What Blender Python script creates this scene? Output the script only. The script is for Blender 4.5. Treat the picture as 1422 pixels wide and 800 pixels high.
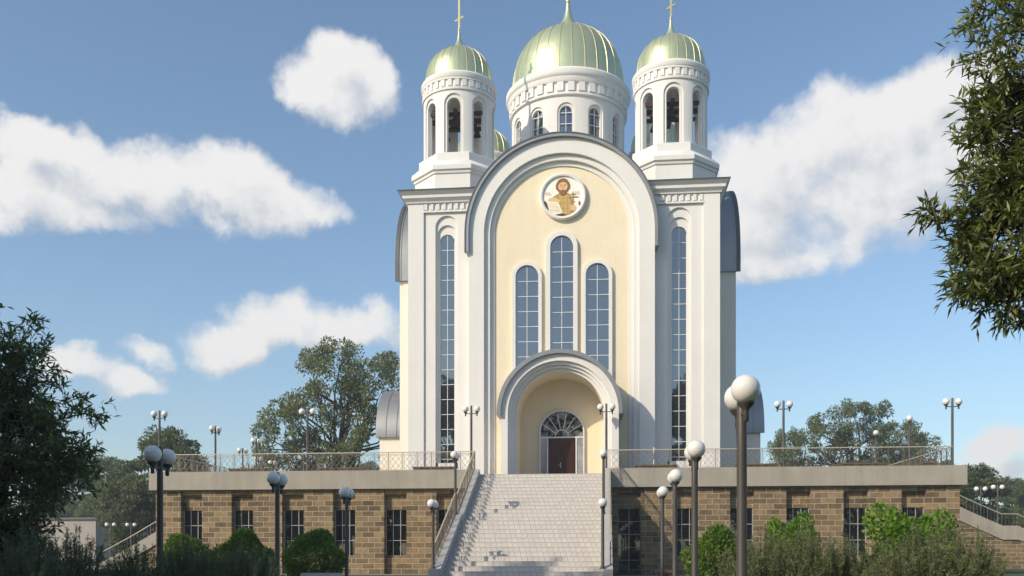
import bpy, bmesh, math, random
import numpy as np
from mathutils import Vector, Matrix
R = math.radians
PI = math.pi
for o in list(bpy.data.objects): bpy.data.objects.remove(o)
SC = bpy.context.scene
COL = SC.collection

# ------------------------------------------------------------------ camera, light, exposure
CAMX, EYE, YAW, FPX = 3.05, 1.6, R(5.69), 1275.0
cam = bpy.data.cameras.new('camera'); cam_o = bpy.data.objects.new('camera', cam); COL.objects.link(cam_o)
cam.sensor_width = 36; cam.lens = 36*FPX/1422; cam.shift_y = 365/1422
cam.clip_start = .1; cam.clip_end = 6000
cam_o.location = (CAMX, 0, EYE); cam_o.rotation_euler = (R(90), 0, YAW)
SC.camera = cam_o
SUN_AZ, SUN_EL = R(47), R(31)           # light travels towards +X/+Y
SKY_STRENGTH, SUN_STRENGTH, EXPOSURE = .150, 4.0, .07
sun = bpy.data.lights.new('sun', 'SUN'); sun_o = bpy.data.objects.new('sun', sun); COL.objects.link(sun_o)
sun.energy = SUN_STRENGTH; sun.angle = R(.5); sun.color = (1, .87, .67)
LD = Vector((math.sin(SUN_AZ)*math.cos(SUN_EL), math.cos(SUN_AZ)*math.cos(SUN_EL), -math.sin(SUN_EL)))
sun_o.rotation_euler = LD.to_track_quat('-Z', 'Y').to_euler()
sun_o.location = (-60, -60, 80)
SC.view_settings.view_transform = 'Standard'; SC.view_settings.look = 'None'
SC.view_settings.exposure = EXPOSURE; SC.view_settings.gamma = 1
SC.view_settings.use_curve_mapping = False
SC.cycles.max_bounces = 6; SC.cycles.transparent_max_bounces = 8
SC.cycles.diffuse_bounces = 3; SC.cycles.glossy_bounces = 3

CS, SN = math.cos(YAW), math.sin(YAW)
def at(px, Y):                           # lateral position of a pixel column at depth Y
    t = (px-711)/FPX
    return CAMX + Y*(t*CS-SN)/(CS+t*SN)
def hz(py, X, Y):                        # height of a pixel row at a place
    return EYE + (765-py)*(Y*CS-(X-CAMX)*SN)/FPX

# ------------------------------------------------------------------ node helpers
class NT:
    def __init__(s, tree): s.t = tree; s.n = tree.nodes; s.l = tree.links
    def node(s, typ, **kw):
        nd = s.n.new(typ)
        for k, v in kw.items():
            if k.startswith('_'): setattr(nd, k[1:], v)
        return nd
    def put(s, sock, v):
        if isinstance(v, bpy.types.NodeSocket): s.l.new(v, sock)
        elif v is not None: sock.default_value = v
    def m(s, op, a, b=None, c=None, clamp=False):
        nd = s.n.new('ShaderNodeMath'); nd.operation = op; nd.use_clamp = clamp
        s.put(nd.inputs[0], a)
        if b is not None: s.put(nd.inputs[1], b)
        if c is not None: s.put(nd.inputs[2], c)
        return nd.outputs[0]
    def mix(s, f, a, b, blend='MIX'):
        nd = s.n.new('ShaderNodeMix'); nd.data_type = 'RGBA'; nd.blend_type = blend
        s.put(nd.inputs[0], f); s.put(nd.inputs[6], a); s.put(nd.inputs[7], b)
        return nd.outputs[2]
    def ramp(s, f, *st):
        nd = s.n.new('ShaderNodeValToRGB'); cr = nd.color_ramp
        while len(cr.elements) < len(st): cr.elements.new(.5)
        for e, (p, c) in zip(cr.elements, st):
            e.position = p; e.color = (c, c, c, 1) if not isinstance(c, tuple) else c
        s.l.new(f, nd.inputs[0]); return nd.outputs[0]
    def noise(s, vec, scale, detail=4, rough=.55, dist=0):
        nd = s.n.new('ShaderNodeTexNoise'); s.put(nd.inputs['Vector'], vec)
        nd.inputs['Scale'].default_value = scale; nd.inputs['Detail'].default_value = detail
        nd.inputs['Roughness'].default_value = rough; nd.inputs['Distortion'].default_value = dist
        return nd.outputs[0]
    def smooth(s, v, a, b):
        nd = s.n.new('ShaderNodeMapRange'); nd.interpolation_type = 'SMOOTHSTEP'
        s.put(nd.inputs[0], v); nd.inputs[1].default_value = a; nd.inputs[2].default_value = b
        return nd.outputs[0]
def c4(c): return (c[0], c[1], c[2], 1)

# ------------------------------------------------------------------ world: daylight sky with cumulus
W = bpy.data.worlds.new('World'); SC.world = W; W.use_nodes = True
nt = NT(W.node_tree); nt.n.clear()
out = nt.node('ShaderNodeOutputWorld'); bg = nt.node('ShaderNodeBackground')
sky = nt.node('ShaderNodeTexSky', _sky_type='NISHITA', _sun_disc=False, _sun_elevation=SUN_EL,
              _sun_rotation=math.atan2(-LD.x, -LD.y), _air_density=1.0, _dust_density=1.2, _ozone_density=1.8)
def cloud_group():
    g = bpy.data.node_groups.new('cloud_density', 'ShaderNodeTree')
    g.interface.new_socket('Az', in_out='INPUT', socket_type='NodeSocketFloat')
    g.interface.new_socket('El', in_out='INPUT', socket_type='NodeSocketFloat')
    g.interface.new_socket('Density', in_out='OUTPUT', socket_type='NodeSocketFloat')
    q = NT(g); gi = q.node('NodeGroupInput'); go = q.node('NodeGroupOutput')
    A, E = gi.outputs[0], gi.outputs[1]
    cv = q.node('ShaderNodeCombineXYZ'); q.l.new(A, cv.inputs[0]); q.l.new(E, cv.inputs[1])
    n1 = q.noise(cv.outputs[0], 11, 9, .60, .1)
    def warp(scale, amp):
        w_ = q.node('ShaderNodeTexNoise'); q.l.new(cv.outputs[0], w_.inputs['Vector']); w_.inputs['Scale'].default_value = scale; w_.inputs['Detail'].default_value = 5; w_.inputs['Roughness'].default_value = .6
        x_ = q.node('ShaderNodeSeparateColor'); q.l.new(w_.outputs['Color'], x_.inputs[0])
        return q.m('MULTIPLY_ADD', x_.outputs[0], amp, -amp/2), q.m('MULTIPLY_ADD', x_.outputs[1], amp*.8, -amp*.4)
    wa, we = warp(8, .125)
    A = q.m('ADD', A, wa); E = q.m('ADD', E, we)
    def ang(px, py):
        t = (px-711)/FPX; x = -SN+t*CS; y = CS+t*SN
        return math.atan2(x, y), math.atan2((765-py)/FPX, math.hypot(x, y))
    # cumulus banks of that sky: centre and half-size of each lump
    lumps = [(478, 78, 62, 46), (465, 112, 74, 56), (430, 128, 55, 34), (520, 118, 58, 44), (470, 140, 60, 30),
             (60, 190, 80, 40), (60, 262, 110, 56), (190, 245, 110, 58), (300, 260, 120, 48), (400, 275, 76, 38), (100, 295, 110, 30), (130, 235, 90, 50),
             (405, 438, 90, 48), (320, 474, 84, 34), (490, 458, 74, 44), (410, 470, 110, 30), (195, 487, 56, 23), (105, 508, 62, 26), (165, 526, 60, 22),
             (1300, 115, 110, 66), (1210, 180, 130, 80), (1090, 230, 130, 70), (1050, 300, 110, 70), (1180, 280, 140, 80), (1320, 200, 130, 110), (1100, 345, 100, 34), (1260, 250, 120, 70),
             (1400, 620, 70, 28), (1380, 650, 90, 20)]
    acc = None
    for (px, py, rx, ry) in lumps:
        a0, e0 = ang(px, py); ra = abs(ang(px+rx, py)[0]-ang(px-rx, py)[0])/2; re = abs(ang(px, py-ry)[1]-ang(px, py+ry)[1])/2
        dx = q.m('MULTIPLY', q.m('SUBTRACT', A, a0), 1/ra); dy = q.m('MULTIPLY', q.m('SUBTRACT', E, e0), 1/re)
        f = q.m('MULTIPLY_ADD', dx, dx, q.m('MULTIPLY', dy, dy))
        w = .8 if ry < 27 else 1.05
        f = q.m('SUBTRACT', w, f)
        acc = f if acc is None else q.m('SMOOTH_MAX', acc, f, .5)
    acc = q.m('MAXIMUM', acc, -1.6)
    # scattered cumulus in the rest of the sky (behind the viewer)
    n3 = q.noise(cv.outputs[0], 2.2, 3, .5)
    back = q.m('MULTIPLY', q.smooth(q.m('ABSOLUTE', A), .75, 1.1), q.m('MULTIPLY_ADD', n3, 6.0, -2.2))
    acc = q.m('ADD', acc, back)
    d = q.m('ADD', q.m('MULTIPLY', acc, .95), q.m('MULTIPLY_ADD', n1, 2.7, -1.34))
    q.l.new(d, go.inputs[0]); return g
cg = cloud_group()
tc = nt.node('ShaderNodeTexCoord'); sp = nt.node('ShaderNodeSeparateXYZ'); nt.l.new(tc.outputs['Generated'], sp.inputs[0])
azn = nt.m('ARCTAN2', sp.outputs[0], sp.outputs[1]); eln = nt.m('ARCSINE', sp.outputs[2])
def dens(da, de):
    gnode = nt.node('ShaderNodeGroup', _node_tree=cg)
    nt.put(gnode.inputs[0], nt.m('ADD', azn, da)); nt.put(gnode.inputs[1], nt.m('ADD', eln, de)); return gnode.outputs[0]
d0 = dens(0, 0); d1 = dens(-.018, .026)
alpha = nt.m('MULTIPLY', nt.smooth(d0, -.28, .78), nt.smooth(eln, .0, .04))
thick = nt.smooth(nt.m('SUBTRACT', d1, d0), -.45, .85)
CL = 1/SKY_STRENGTH
ccol = nt.mix(thick, (CL*.90, CL*.885, CL*.87, 1), (CL*.55, CL*.595, CL*.66, 1))
skyc = nt.mix(1.0, sky.outputs[0], (1.0, 1.075, 1.08, 1), 'MULTIPLY')
col = nt.mix(nt.m('MULTIPLY', alpha, .97), skyc, ccol)
nt.l.new(col, bg.inputs[0]); bg.inputs[1].default_value = SKY_STRENGTH
nt.l.new(bg.outputs[0], out.inputs[0])

# ------------------------------------------------------------------ materials
MATS = {}
def mat(name, fn):
    m_ = bpy.data.materials.new(name); m_.use_nodes = True
    q = NT(m_.node_tree); q.n.clear()
    o = q.node('ShaderNodeOutputMaterial'); b = q.node('ShaderNodeBsdfPrincipled')
    q.l.new(b.outputs[0], o.inputs[0]); q.b = b; q.o = o
    fn(q); MATS[name] = m_; return m_
def objc(q):
    return q.node('ShaderNodeTexCoord').outputs['Object']
def bump(q, h, strength, dist=.02):
    nd = q.node('ShaderNodeBump'); nd.inputs['Strength'].default_value = strength; nd.inputs['Distance'].default_value = dist
    q.l.new(h, nd.inputs['Height']); q.l.new(nd.outputs[0], q.b.inputs['Normal'])
def plaster(col, var=.06, rough=.85, bscale=30, bstr=.25, bd=.02):
    def f(q):
        v = objc(q)
        n = q.noise(v, .45, 6, .6); n2 = q.noise(v, 6, 4, .6)
        st = q.node('ShaderNodeMapping'); q.l.new(v, st.inputs[0]); st.inputs['Scale'].default_value = (1.6, 1.6, .12)
        n3 = q.noise(st.outputs[0], 1.2, 5, .6)
        k = q.m('ADD', q.m('MULTIPLY', q.m('SUBTRACT', n, .5), var*2.6), q.m('MULTIPLY', q.m('SUBTRACT', n2, .5), var))
        k = q.m('ADD', k, q.m('MULTIPLY', q.m('SUBTRACT', n3, .5), var*2.2))
        k = q.m('ADD', k, 1.0)
        cc = q.node('ShaderNodeCombineColor')
        for i in range(3): q.l.new(k, cc.inputs[i])
        q.l.new(q.mix(1.0, c4(col), cc.outputs[0], 'MULTIPLY'), q.b.inputs['Base Color'])
        q.b.inputs['Roughness'].default_value = rough
        bump(q, q.noise(v, bscale, 3, .6), bstr, bd)
    return f
def metal(col, met, rough, var=.1):
    def f(q):
        n = q.noise(objc(q), 1.5, 5, .6)
        a = tuple(x*(1-var) for x in col); b = tuple(min(1, x*(1+var)) for x in col)
        q.l.new(q.mix(n, c4(a), c4(b)), q.b.inputs['Base Color'])
        q.b.inputs['Metallic'].default_value = met
        q.l.new(q.m('MULTIPLY_ADD', n, .16, rough-.08), q.b.inputs['Roughness'])
    return f
def simple(col, rough=.6, met=0.0):
    return metal(col, met, rough, .06)
mat('white_plaster', plaster((.735, .72, .705), .05, .85, 22, .15))
mat('warm_plaster', plaster((.76, .71, .62), .04, .85, 22, .15))
mat('cream_stucco', plaster((.80, .70, .525), .05, .9, 10, .6, .04))
mat('cream_smooth', plaster((.80, .70, .53), .04, .9, 20, .15))
mat('concrete', plaster((.345, .315, .27), .2, .9, 18, .3))
mat('pale_render', plaster((.36, .325, .30), .1, .9, 18, .2))
mat('grey_stone', plaster((.42, .41, .40), .14, .9, 18, .3))
mat('roof_metal', metal((.30, .305, .315), .6, .45))
mat('dark_roof', metal((.10, .105, .11), .3, .5))
mat('dome_metal', metal((.52, .575, .375), .62, .40, .07))
mat('gold', metal((.56, .53, .30), .6, .45))
mat('lamp_iron', metal((.085, .077, .072), .3, .5))
mat('rail_metal', metal((.17, .145, .115), .3, .5))
mat('rail_cap', metal((.48, .43, .35), .15, .5))
mat('bronze', metal((.06, .05, .045), .7, .45))
mat('timber_beam', simple((.055, .026, .018), .8))
mat('white_frame', simple((.70, .72, .74), .5))
mat('grey_frame', simple((.36, .36, .36), .5))
mat('dark_frame', simple((.20, .19, .18), .5))
mat('steel', metal((.7, .7, .7), 1, .25))
def globe_fn(q):
    q.b.inputs['Base Color'].default_value = (.80, .79, .77, 1); q.b.inputs['Roughness'].default_value = .22
    q.b.inputs['Subsurface Weight'].default_value = .0; q.b.inputs['Coat Weight'].default_value = .25
mat('opal_glass', globe_fn)
def glass_fn(tint, refl, ior_rough=.015):
    def f(q):
        v = objc(q)
        q.n.remove(q.b)
        d = q.node('ShaderNodeBsdfDiffuse'); d.inputs[0].default_value = c4(tint)
        g = q.node('ShaderNodeBsdfGlossy'); g.inputs['Roughness'].default_value = ior_rough
        g.inputs['Color'].default_value = (.70, .72, .74, 1)
        bp = q.node('ShaderNodeBump'); bp.inputs['Strength'].default_value = .05; bp.inputs['Distance'].default_value = .02
        q.l.new(q.noise(v, 1.1, 2), bp.inputs['Height']); q.l.new(bp.outputs[0], g.inputs['Normal'])
        lw = q.node('ShaderNodeLayerWeight'); lw.inputs[0].default_value = .35
        mx = q.node('ShaderNodeMixShader'); q.l.new(q.m('MULTIPLY_ADD', lw.outputs['Fresnel'], 1-refl, refl, clamp=True), mx.inputs[0])
        q.l.new(d.outputs[0], mx.inputs[1]); q.l.new(g.outputs[0], mx.inputs[2]); q.l.new(mx.outputs[0], q.o.inputs[0])
    return f
mat('tinted_glass', glass_fn((.02, .026, .036), .27))
mat('painted_reflection_pane', plaster((.34, .34, .37), .9, .35, 8, .3))  # side light panes: pale mottled reflection painted into the base colour
def painted_reflection_fn(q):  # entrance glass: noise painted as mirrored dark trees with bright sky gaps
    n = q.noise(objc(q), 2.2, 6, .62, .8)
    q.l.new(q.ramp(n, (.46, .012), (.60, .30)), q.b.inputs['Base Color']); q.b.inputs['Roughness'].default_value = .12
mat('painted_reflection_glass', painted_reflection_fn)
mat('dark_glass', glass_fn((.008, .009, .010), .13))
def door_fn(q):
    v = objc(q); mp = q.node('ShaderNodeMapping'); q.l.new(v, mp.inputs[0]); mp.inputs['Scale'].default_value = (14, 14, 1.2)
    n = q.noise(mp.outputs[0], 2, 6, .6, .5)
    q.l.new(q.mix(n, (.032, .008, .005, 1), (.07, .018, .011, 1)), q.b.inputs['Base Color']); q.b.inputs['Roughness'].default_value = .35
mat('door_wood', door_fn)
def brick(c1, c2, mortar, bw, rh, ms, zoff=0, bstr=.6, wall=True, rough=.9, var=1.0):
    def f(q):
        v = objc(q); s = q.node('ShaderNodeSeparateXYZ'); q.l.new(v, s.inputs[0])
        cb = q.node('ShaderNodeCombineXYZ')
        if wall: q.l.new(q.m('ADD', s.outputs[0], s.outputs[1]), cb.inputs[0]); q.l.new(q.m('ADD', s.outputs[2], zoff), cb.inputs[1])
        else: q.l.new(s.outputs[0], cb.inputs[0]); q.l.new(s.outputs[1], cb.inputs[1])
        b = q.node('ShaderNodeTexBrick'); q.l.new(cb.outputs[0], b.inputs['Vector'])
        b.inputs['Color1'].default_value = c4(c1); b.inputs['Color2'].default_value = c4(c2); b.inputs['Mortar'].default_value = c4(mortar)
        b.inputs['Scale'].default_value = 1; b.inputs['Mortar Size'].default_value = ms; b.inputs['Mortar Smooth'].default_value = .15
        b.inputs['Bias'].default_value = 0; b.inputs['Brick Width'].default_value = bw; b.inputs['Row Height'].default_value = rh
        n = q.noise(v, 3.2, 6, .65); n2 = q.noise(v, .5, 3, .6)
        kk = q.m('ADD', q.m('MULTIPLY_ADD', n, 1.6*var, 1-.8*var), q.m('MULTIPLY_ADD', n2, .4*var, -.2*var))
        cc = q.node('ShaderNodeCombineColor')
        for i in range(3): q.l.new(kk, cc.inputs[i])
        q.l.new(q.mix(q.m('SUBTRACT', 1.0, b.outputs['Fac']), b.outputs['Color'], q.mix(1.0, b.outputs['Color'], cc.outputs[0], 'MULTIPLY')), q.b.inputs['Base Color'])
        q.b.inputs['Roughness'].default_value = rough
        h = q.m('ADD', q.m('MULTIPLY', b.outputs['Fac'], -1.0), q.m('MULTIPLY', q.noise(v, 9, 6, .7), .9))
        bump(q, h, bstr, .05)
    return f
mat('rubble_stone', brick((.30, .21, .115), (.115, .08, .045), (.48, .42, .33), .88, .362, .018, bstr=.9))
mat('planter_brick', brick((.20, .12, .075), (.12, .075, .05), (.12, .10, .08), .3, .12, .012))
mat('step_tile', brick((.585, .555, .53), (.54, .51, .485), (.30, .265, .235), .31, .2619, .011, zoff=.035, bstr=.25, var=.22, rough=.8))
mat('paver', brick((.25, .24, .235), (.21, .20, .20), (.14, .13, .12), .4, .2, .008, bstr=.3, wall=False))
def grass_fn(q):
    v = objc(q); n = q.noise(v, .25, 6, .65); n2 = q.noise(v, 8, 5, .7)
    q.l.new(q.mix(q.m('MULTIPLY_ADD', n2, .6, q.m('MULTIPLY', n, .4)), (.022, .045, .012, 1), (.085, .12, .03, 1)), q.b.inputs['Base Color'])
    q.b.inputs['Roughness'].default_value = .95; bump(q, n2, .8, .08)
mat('lawn', grass_fn)
mat('asphalt', plaster((.055, .056, .06), .2, .9, 60, .4))
mat('bark', plaster((.075, .058, .045), .35, .95, 12, .9, .06))
mat('dark_bark', plaster((.03, .026, .022), .35, .95, 12, .9, .06))
def leaf(name, a, b, tr=.3, rough=.55, yellow=None):
    def f(q):
        g = q.node('ShaderNodeNewGeometry'); r = g.outputs['Random Per Island']
        n = q.noise(objc(q), .55, 3, .6)
        k = q.m('ADD', q.m('MULTIPLY', r, .62), q.m('MULTIPLY_ADD', n, 1.1, -.36), clamp=True)
        colr = q.mix(k, c4(a), c4(b))
        if yellow: colr = q.mix(q.m('GREATER_THAN', r, .93), colr, c4(yellow))
        q.l.new(colr, q.b.inputs['Base Color']); q.b.inputs['Roughness'].default_value = rough
        q.b.inputs['Specular IOR Level'].default_value = .35
        t = q.node('ShaderNodeBsdfTranslucent'); q.l.new(q.mix(1.0, colr, (1.15, 1.25, .5, 1), 'MULTIPLY'), t.inputs[0])
        mx = q.node('ShaderNodeMixShader'); mx.inputs[0].default_value = tr
        q.l.new(q.b.outputs[0], mx.inputs[1]); q.l.new(t.outputs[0], mx.inputs[2]); q.l.new(mx.outputs[0], q.o.inputs[0])
    mat(name, f)
leaf('leaf_dark', (.062, .10, .055), (.18, .25, .12), .35, .38)
leaf('leaf_olive', (.07, .092, .03), (.23, .26, .09), .32, .4, (.36, .36, .14))
leaf('leaf_far', (.085, .108, .055), (.25, .285, .14), .3)
leaf('leaf_far_dark', (.07, .09, .055), (.20, .235, .125), .3)
leaf('leaf_far_light', (.075, .105, .03), (.17, .21, .075), .25)
leaf('leaf_box', (.065, .125, .02), (.22, .33, .05), .35)
leaf('leaf_lime', (.07, .16, .015), (.22, .37, .035), .4)
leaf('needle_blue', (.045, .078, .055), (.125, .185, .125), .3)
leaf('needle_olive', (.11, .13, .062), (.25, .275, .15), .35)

# ------------------------------------------------------------------ mesh helpers
class MB:
    def __init__(s, xf=None): s.v = []; s.f = []; s.mi = []; s.xf = xf
    def add(s, vs, fs, mi=0):
        b = len(s.v)
        if s.xf is not None: vs = [tuple(s.xf @ Vector(p)) for p in vs]
        s.v += [tuple(p) for p in vs]; s.f += [tuple(i+b for i in f) for f in fs]; s.mi += [mi]*len(fs); return s
    def box(s, x0, x1, y0, y1, z0, z1, mi=0):
        return s.frustum(x0, x1, y0, y1, z0, z1, 0, 0, mi=mi)
    def frustum(s, x0, x1, y0, y1, z0, z1, a, b, sides=(1, 1, 1, 1), mi=0):   # a/b: overhang at bottom/top on -x +x -y +y
        l, r, f, k = sides
        p = [(x0-a*l, y0-a*f, z0), (x1+a*r, y0-a*f, z0), (x1+a*r, y1+a*k, z0), (x0-a*l, y1+a*k, z0),
             (x0-b*l, y0-b*f, z1), (x1+b*r, y0-b*f, z1), (x1+b*r, y1+b*k, z1), (x0-b*l, y1+b*k, z1)]
        return s.add(p, [(0, 3, 2, 1), (4, 5, 6, 7), (0, 1, 5, 4), (1, 2, 6, 5), (2, 3, 7, 6), (3, 0, 4, 7)], mi)
    def tube(s, p, q, r0, r1=None, n=8, mi=0, caps=True):
        r1 = r0 if r1 is None else r1
        p, q = Vector(p), Vector(q); d = (q-p).normalized()
        u = d.orthogonal().normalized(); w = d.cross(u)
        vs = []
        for c, r in ((p, r0), (q, r1)):
            for i in range(n):
                a = 2*PI*i/n; vs.append(c+(u*math.cos(a)+w*math.sin(a))*r)
        fs = [(i, (i+1) % n, n+(i+1) % n, n+i) for i in range(n)]
        if caps: fs += [tuple(range(n-1, -1, -1)), tuple(range(n, 2*n))]
        return s.add(vs, fs, mi)
    def bar(s, p, q, w, mi=0): return s.tube(p, q, w*.7071, n=4, mi=mi)
    def pathtube(s, pts, rs, n=7, mi=0):
        vs = []; k = len(pts)
        for i, c in enumerate(pts):
            d = (Vector(pts[min(i+1, k-1)])-Vector(pts[max(i-1, 0)])).normalized()
            u = d.cross(Vector((0.31, .95, .07))).normalized(); w = d.cross(u)
            for j in range(n):
                a = 2*PI*j/n; vs.append(Vector(c)+(u*math.cos(a)+w*math.sin(a))*rs[i])
        fs = [(i*n+j, i*n+(j+1) % n, (i+1)*n+(j+1) % n, (i+1)*n+j) for i in range(k-1) for j in range(n)]
        fs += [tuple(range(n-1, -1, -1)), tuple(range((k-1)*n, k*n))]
        return s.add(vs, fs, mi)
    def lathe(s, prof, n=48, cx=0, cy=0, ph=0, mi=0):
        vs = []; k = len(prof)
        for (r, z) in prof:
            for i in range(n):
                a = 2*PI*i/n+ph; vs.append((cx+r*math.cos(a), cy+r*math.sin(a), z))
        fs = [(i*n+j, i*n+(j+1) % n, (i+1)*n+(j+1) % n, (i+1)*n+j) for i in range(k-1) for j in range(n)]
        if prof[0][0] > 1e-4: fs.append(tuple(range(n-1, -1, -1)))
        if prof[-1][0] > 1e-4: fs.append(tuple(range((k-1)*n, k*n)))
        return s.add(vs, fs, mi)
    def sphere(s, c, r, n=24, m=14, mi=0):
        prof = [(max(1e-5, r*math.sin(PI*i/m)), c[2]-r*math.cos(PI*i/m)) for i in range(m+1)]
        return s.lathe(prof, n, c[0], c[1], mi=mi)
    # arch outlines in the XZ plane, extruded along Y
    @staticmethod
    def outline(cx, r, zs, zb, n=40):
        return [(cx-r, zb)]+[(cx-r*math.cos(PI*i/n), zs+r*math.sin(PI*i/n)) for i in range(n+1)]+[(cx+r, zb)]
    def strip(s, A, B, y0, y1, mi=0):        # solid between two open outlines with equal counts
        k = len(A); vs = [(x, y0, z) for x, z in A]+[(x, y0, z) for x, z in B]+[(x, y1, z) for x, z in A]+[(x, y1, z) for x, z in B]
        fs = []
        for i in range(k-1):
            fs += [(i, i+1, k+i+1, k+i), (2*k+i+1, 2*k+i, 3*k+i, 3*k+i+1), (i+1, i, 2*k+i, 2*k+i+1), (k+i, k+i+1, 3*k+i+1, 3*k+i)]
        fs += [(0, k, 3*k, 2*k), (k-1, 3*k-1, 4*k-1, 2*k-1)]
        return s.add(vs, fs, mi)
    def arch_ring(s, cx, ro, ri, zs, zb, y0, y1, zsi=None, zbi=None, n=40, mi=0):
        return s.strip(MB.outline(cx, ro, zs, zb, n), MB.outline(cx, ri, zs if zsi is None else zsi, zb if zbi is None else zbi, n), y0, y1, mi)
    def arch_solid(s, cx, r, zs, zb, y0, y1, n=40, mi=0):
        A = MB.outline(cx, r, zs, zb, n); k = len(A)
        vs = [(x, y0, z) for x, z in A]+[(x, y1, z) for x, z in A]
        fs = [tuple(range(k)), tuple(range(2*k-1, k-1, -1))]+[(i, k+i, k+(i+1) % k, (i+1) % k) for i in range(k)]
        return s.add(vs, fs, mi)
    def holed_plate(s, x0, x1, z0, z1, cx, r, zs, zb, y0, y1, n=24):   # rectangle with an arched hole
        s.box(x0, cx-r, y0, y1, z0, z1); s.box(cx+r, x1, y0, y1, z0, z1)
        if zb > z0: s.box(cx-r, cx+r, y0, y1, z0, zb)
        A = [(cx-r*math.cos(PI*i/n), z1) for i in range(n+1)]; B = [(cx-r*math.cos(PI*i/n), zs+r*math.sin(PI*i/n)) for i in range(n+1)]
        return s.strip(A, B, y0, y1)
    def curved_wall(s, Ro, Ri, z0, z1, nop, hw, zb, zs, cx, cy, ph=0, nc=10, nside=4):
        th = 2*PI/nop; ha = hw/Ro; cols = []
        for k in range(nop):
            t0 = ph+k*th; xs = [-th/2+(th/2-ha)*i/nside for i in range(nside)]+[-ha*math.cos(PI*i/nc) for i in range(nc+1)]+[ha+(th/2-ha)*(i+1)/nside for i in range(nside-1)]
            for x in xs:
                cols.append((t0+x, zs+math.sqrt(max(0, hw*hw-(x*Ro)**2)) if abs(x) <= ha+1e-9 else None, abs(x) < ha-1e-9))
        N = len(cols)
        P = lambda r, t, z: (cx+r*math.sin(t), cy-r*math.cos(t), z)
        for i in range(N):
            t0, h0, in0 = cols[i]; t1, h1, in1 = cols[(i+1) % N]
            hole = h0 is not None and h1 is not None
            segs = [(z0, z0, z1, z1)] if not hole else [(z0, z0, zb, zb), (h0, h1, z1, z1)]
            for (a, b, c, d) in segs:
                vs = [P(Ro, t0, a), P(Ro, t1, b), P(Ro, t1, d), P(Ro, t0, c), P(Ri, t0, a), P(Ri, t1, b), P(Ri, t1, d), P(Ri, t0, c)]
                s.add(vs, [(0, 1, 2, 3), (7, 6, 5, 4), (3, 2, 6, 7), (0, 4, 5, 1)])
            if hole and not in0: s.add([P(Ro, t0, zb), P(Ri, t0, zb), P(Ri, t0, h0), P(Ro, t0, h0)], [(0, 1, 2, 3)])
            if hole and not in1: s.add([P(Ro, t1, zb), P(Ro, t1, h1), P(Ri, t1, h1), P(Ri, t1, zb)], [(0, 1, 2, 3)])
        return s
    def build(s, name, mats, parent=None, smooth=None, recalc=True):
        me = bpy.data.meshes.new(name); me.from_pydata(s.v, [], s.f)
        if not isinstance(mats, (list, tuple)): mats = [mats]
        for m_ in mats: me.materials.append(MATS[m_])
        if len(mats) > 1: me.polygons.foreach_set('material_index', s.mi)
        if recalc:
            bm = bmesh.new(); bm.from_mesh(me); bmesh.ops.recalc_face_normals(bm, faces=bm.faces); bm.to_mesh(me); bm.free()
        if smooth:
            me.polygons.foreach_set('use_smooth', [True]*len(me.polygons)); me.set_sharp_from_angle(angle=R(smooth))
        me.update()
        o = bpy.data.objects.new(name, me); COL.objects.link(o)
        if parent is not None: o.parent = parent
        return o
def tag(o, label=None, cat=None, group=None, kind=None):
    if label: o['label'] = label
    if cat: o['category'] = cat
    if group: o['group'] = group
    if kind: o['kind'] = kind
    return o
def thing(name, label, cat, loc=(0, 0, 0), rz=0, group=None):
    o = bpy.data.objects.new(name, None); COL.objects.link(o); o.location = loc; o.rotation_euler = (0, 0, rz); o.empty_display_size = .2
    return tag(o, label, cat, group)
def copy_tree(o, parent=None):
    c = o.copy(); COL.objects.link(c); c.parent = parent
    for ch in list(o.children): copy_tree(ch, c)
    return c
def rotz(k): return Matrix.Rotation(k*PI/2, 4, 'Z')
MIRX = Matrix.Scale(-1, 4, (1, 0, 0)); MIRY = Matrix.Scale(-1, 4, (0, 1, 0))

# ------------------------------------------------------------------ ground, paths, roads
GC = -1.2                                   # axis of stairs, podium and forecourt
def sheet(name, x0, x1, y0, y1, z, m_):
    b = MB(); b.add([(x0, y0, z), (x1, y0, z), (x1, y1, z), (x0, y1, z)], [(0, 1, 2, 3)])
    return tag(b.build(name, m_), kind='structure')
sheet('ground', -420, 420, -150, 420, 0, 'lawn')
sheet('forecourt', GC-5.6, GC+5.6, -30, 46.0, .012, 'paver')
sheet('footpath', GC-27.5, GC-5.2, 58.8, 61.7, .012, 'paver'); sheet('footpath', GC+5.2, GC+27.5, 58.8, 61.7, .012, 'paver')
sheet('road', -140, -36, 76, 82.5, .012, 'asphalt')
tag(MB().box(-140, -36, 82.5, 82.8, 0, .14).build('kerb', 'grey_stone'), kind='structure')
tag(MB().box(-140, -36, 75.7, 76, 0, .14).build('kerb', 'grey_stone'), kind='structure')

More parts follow.
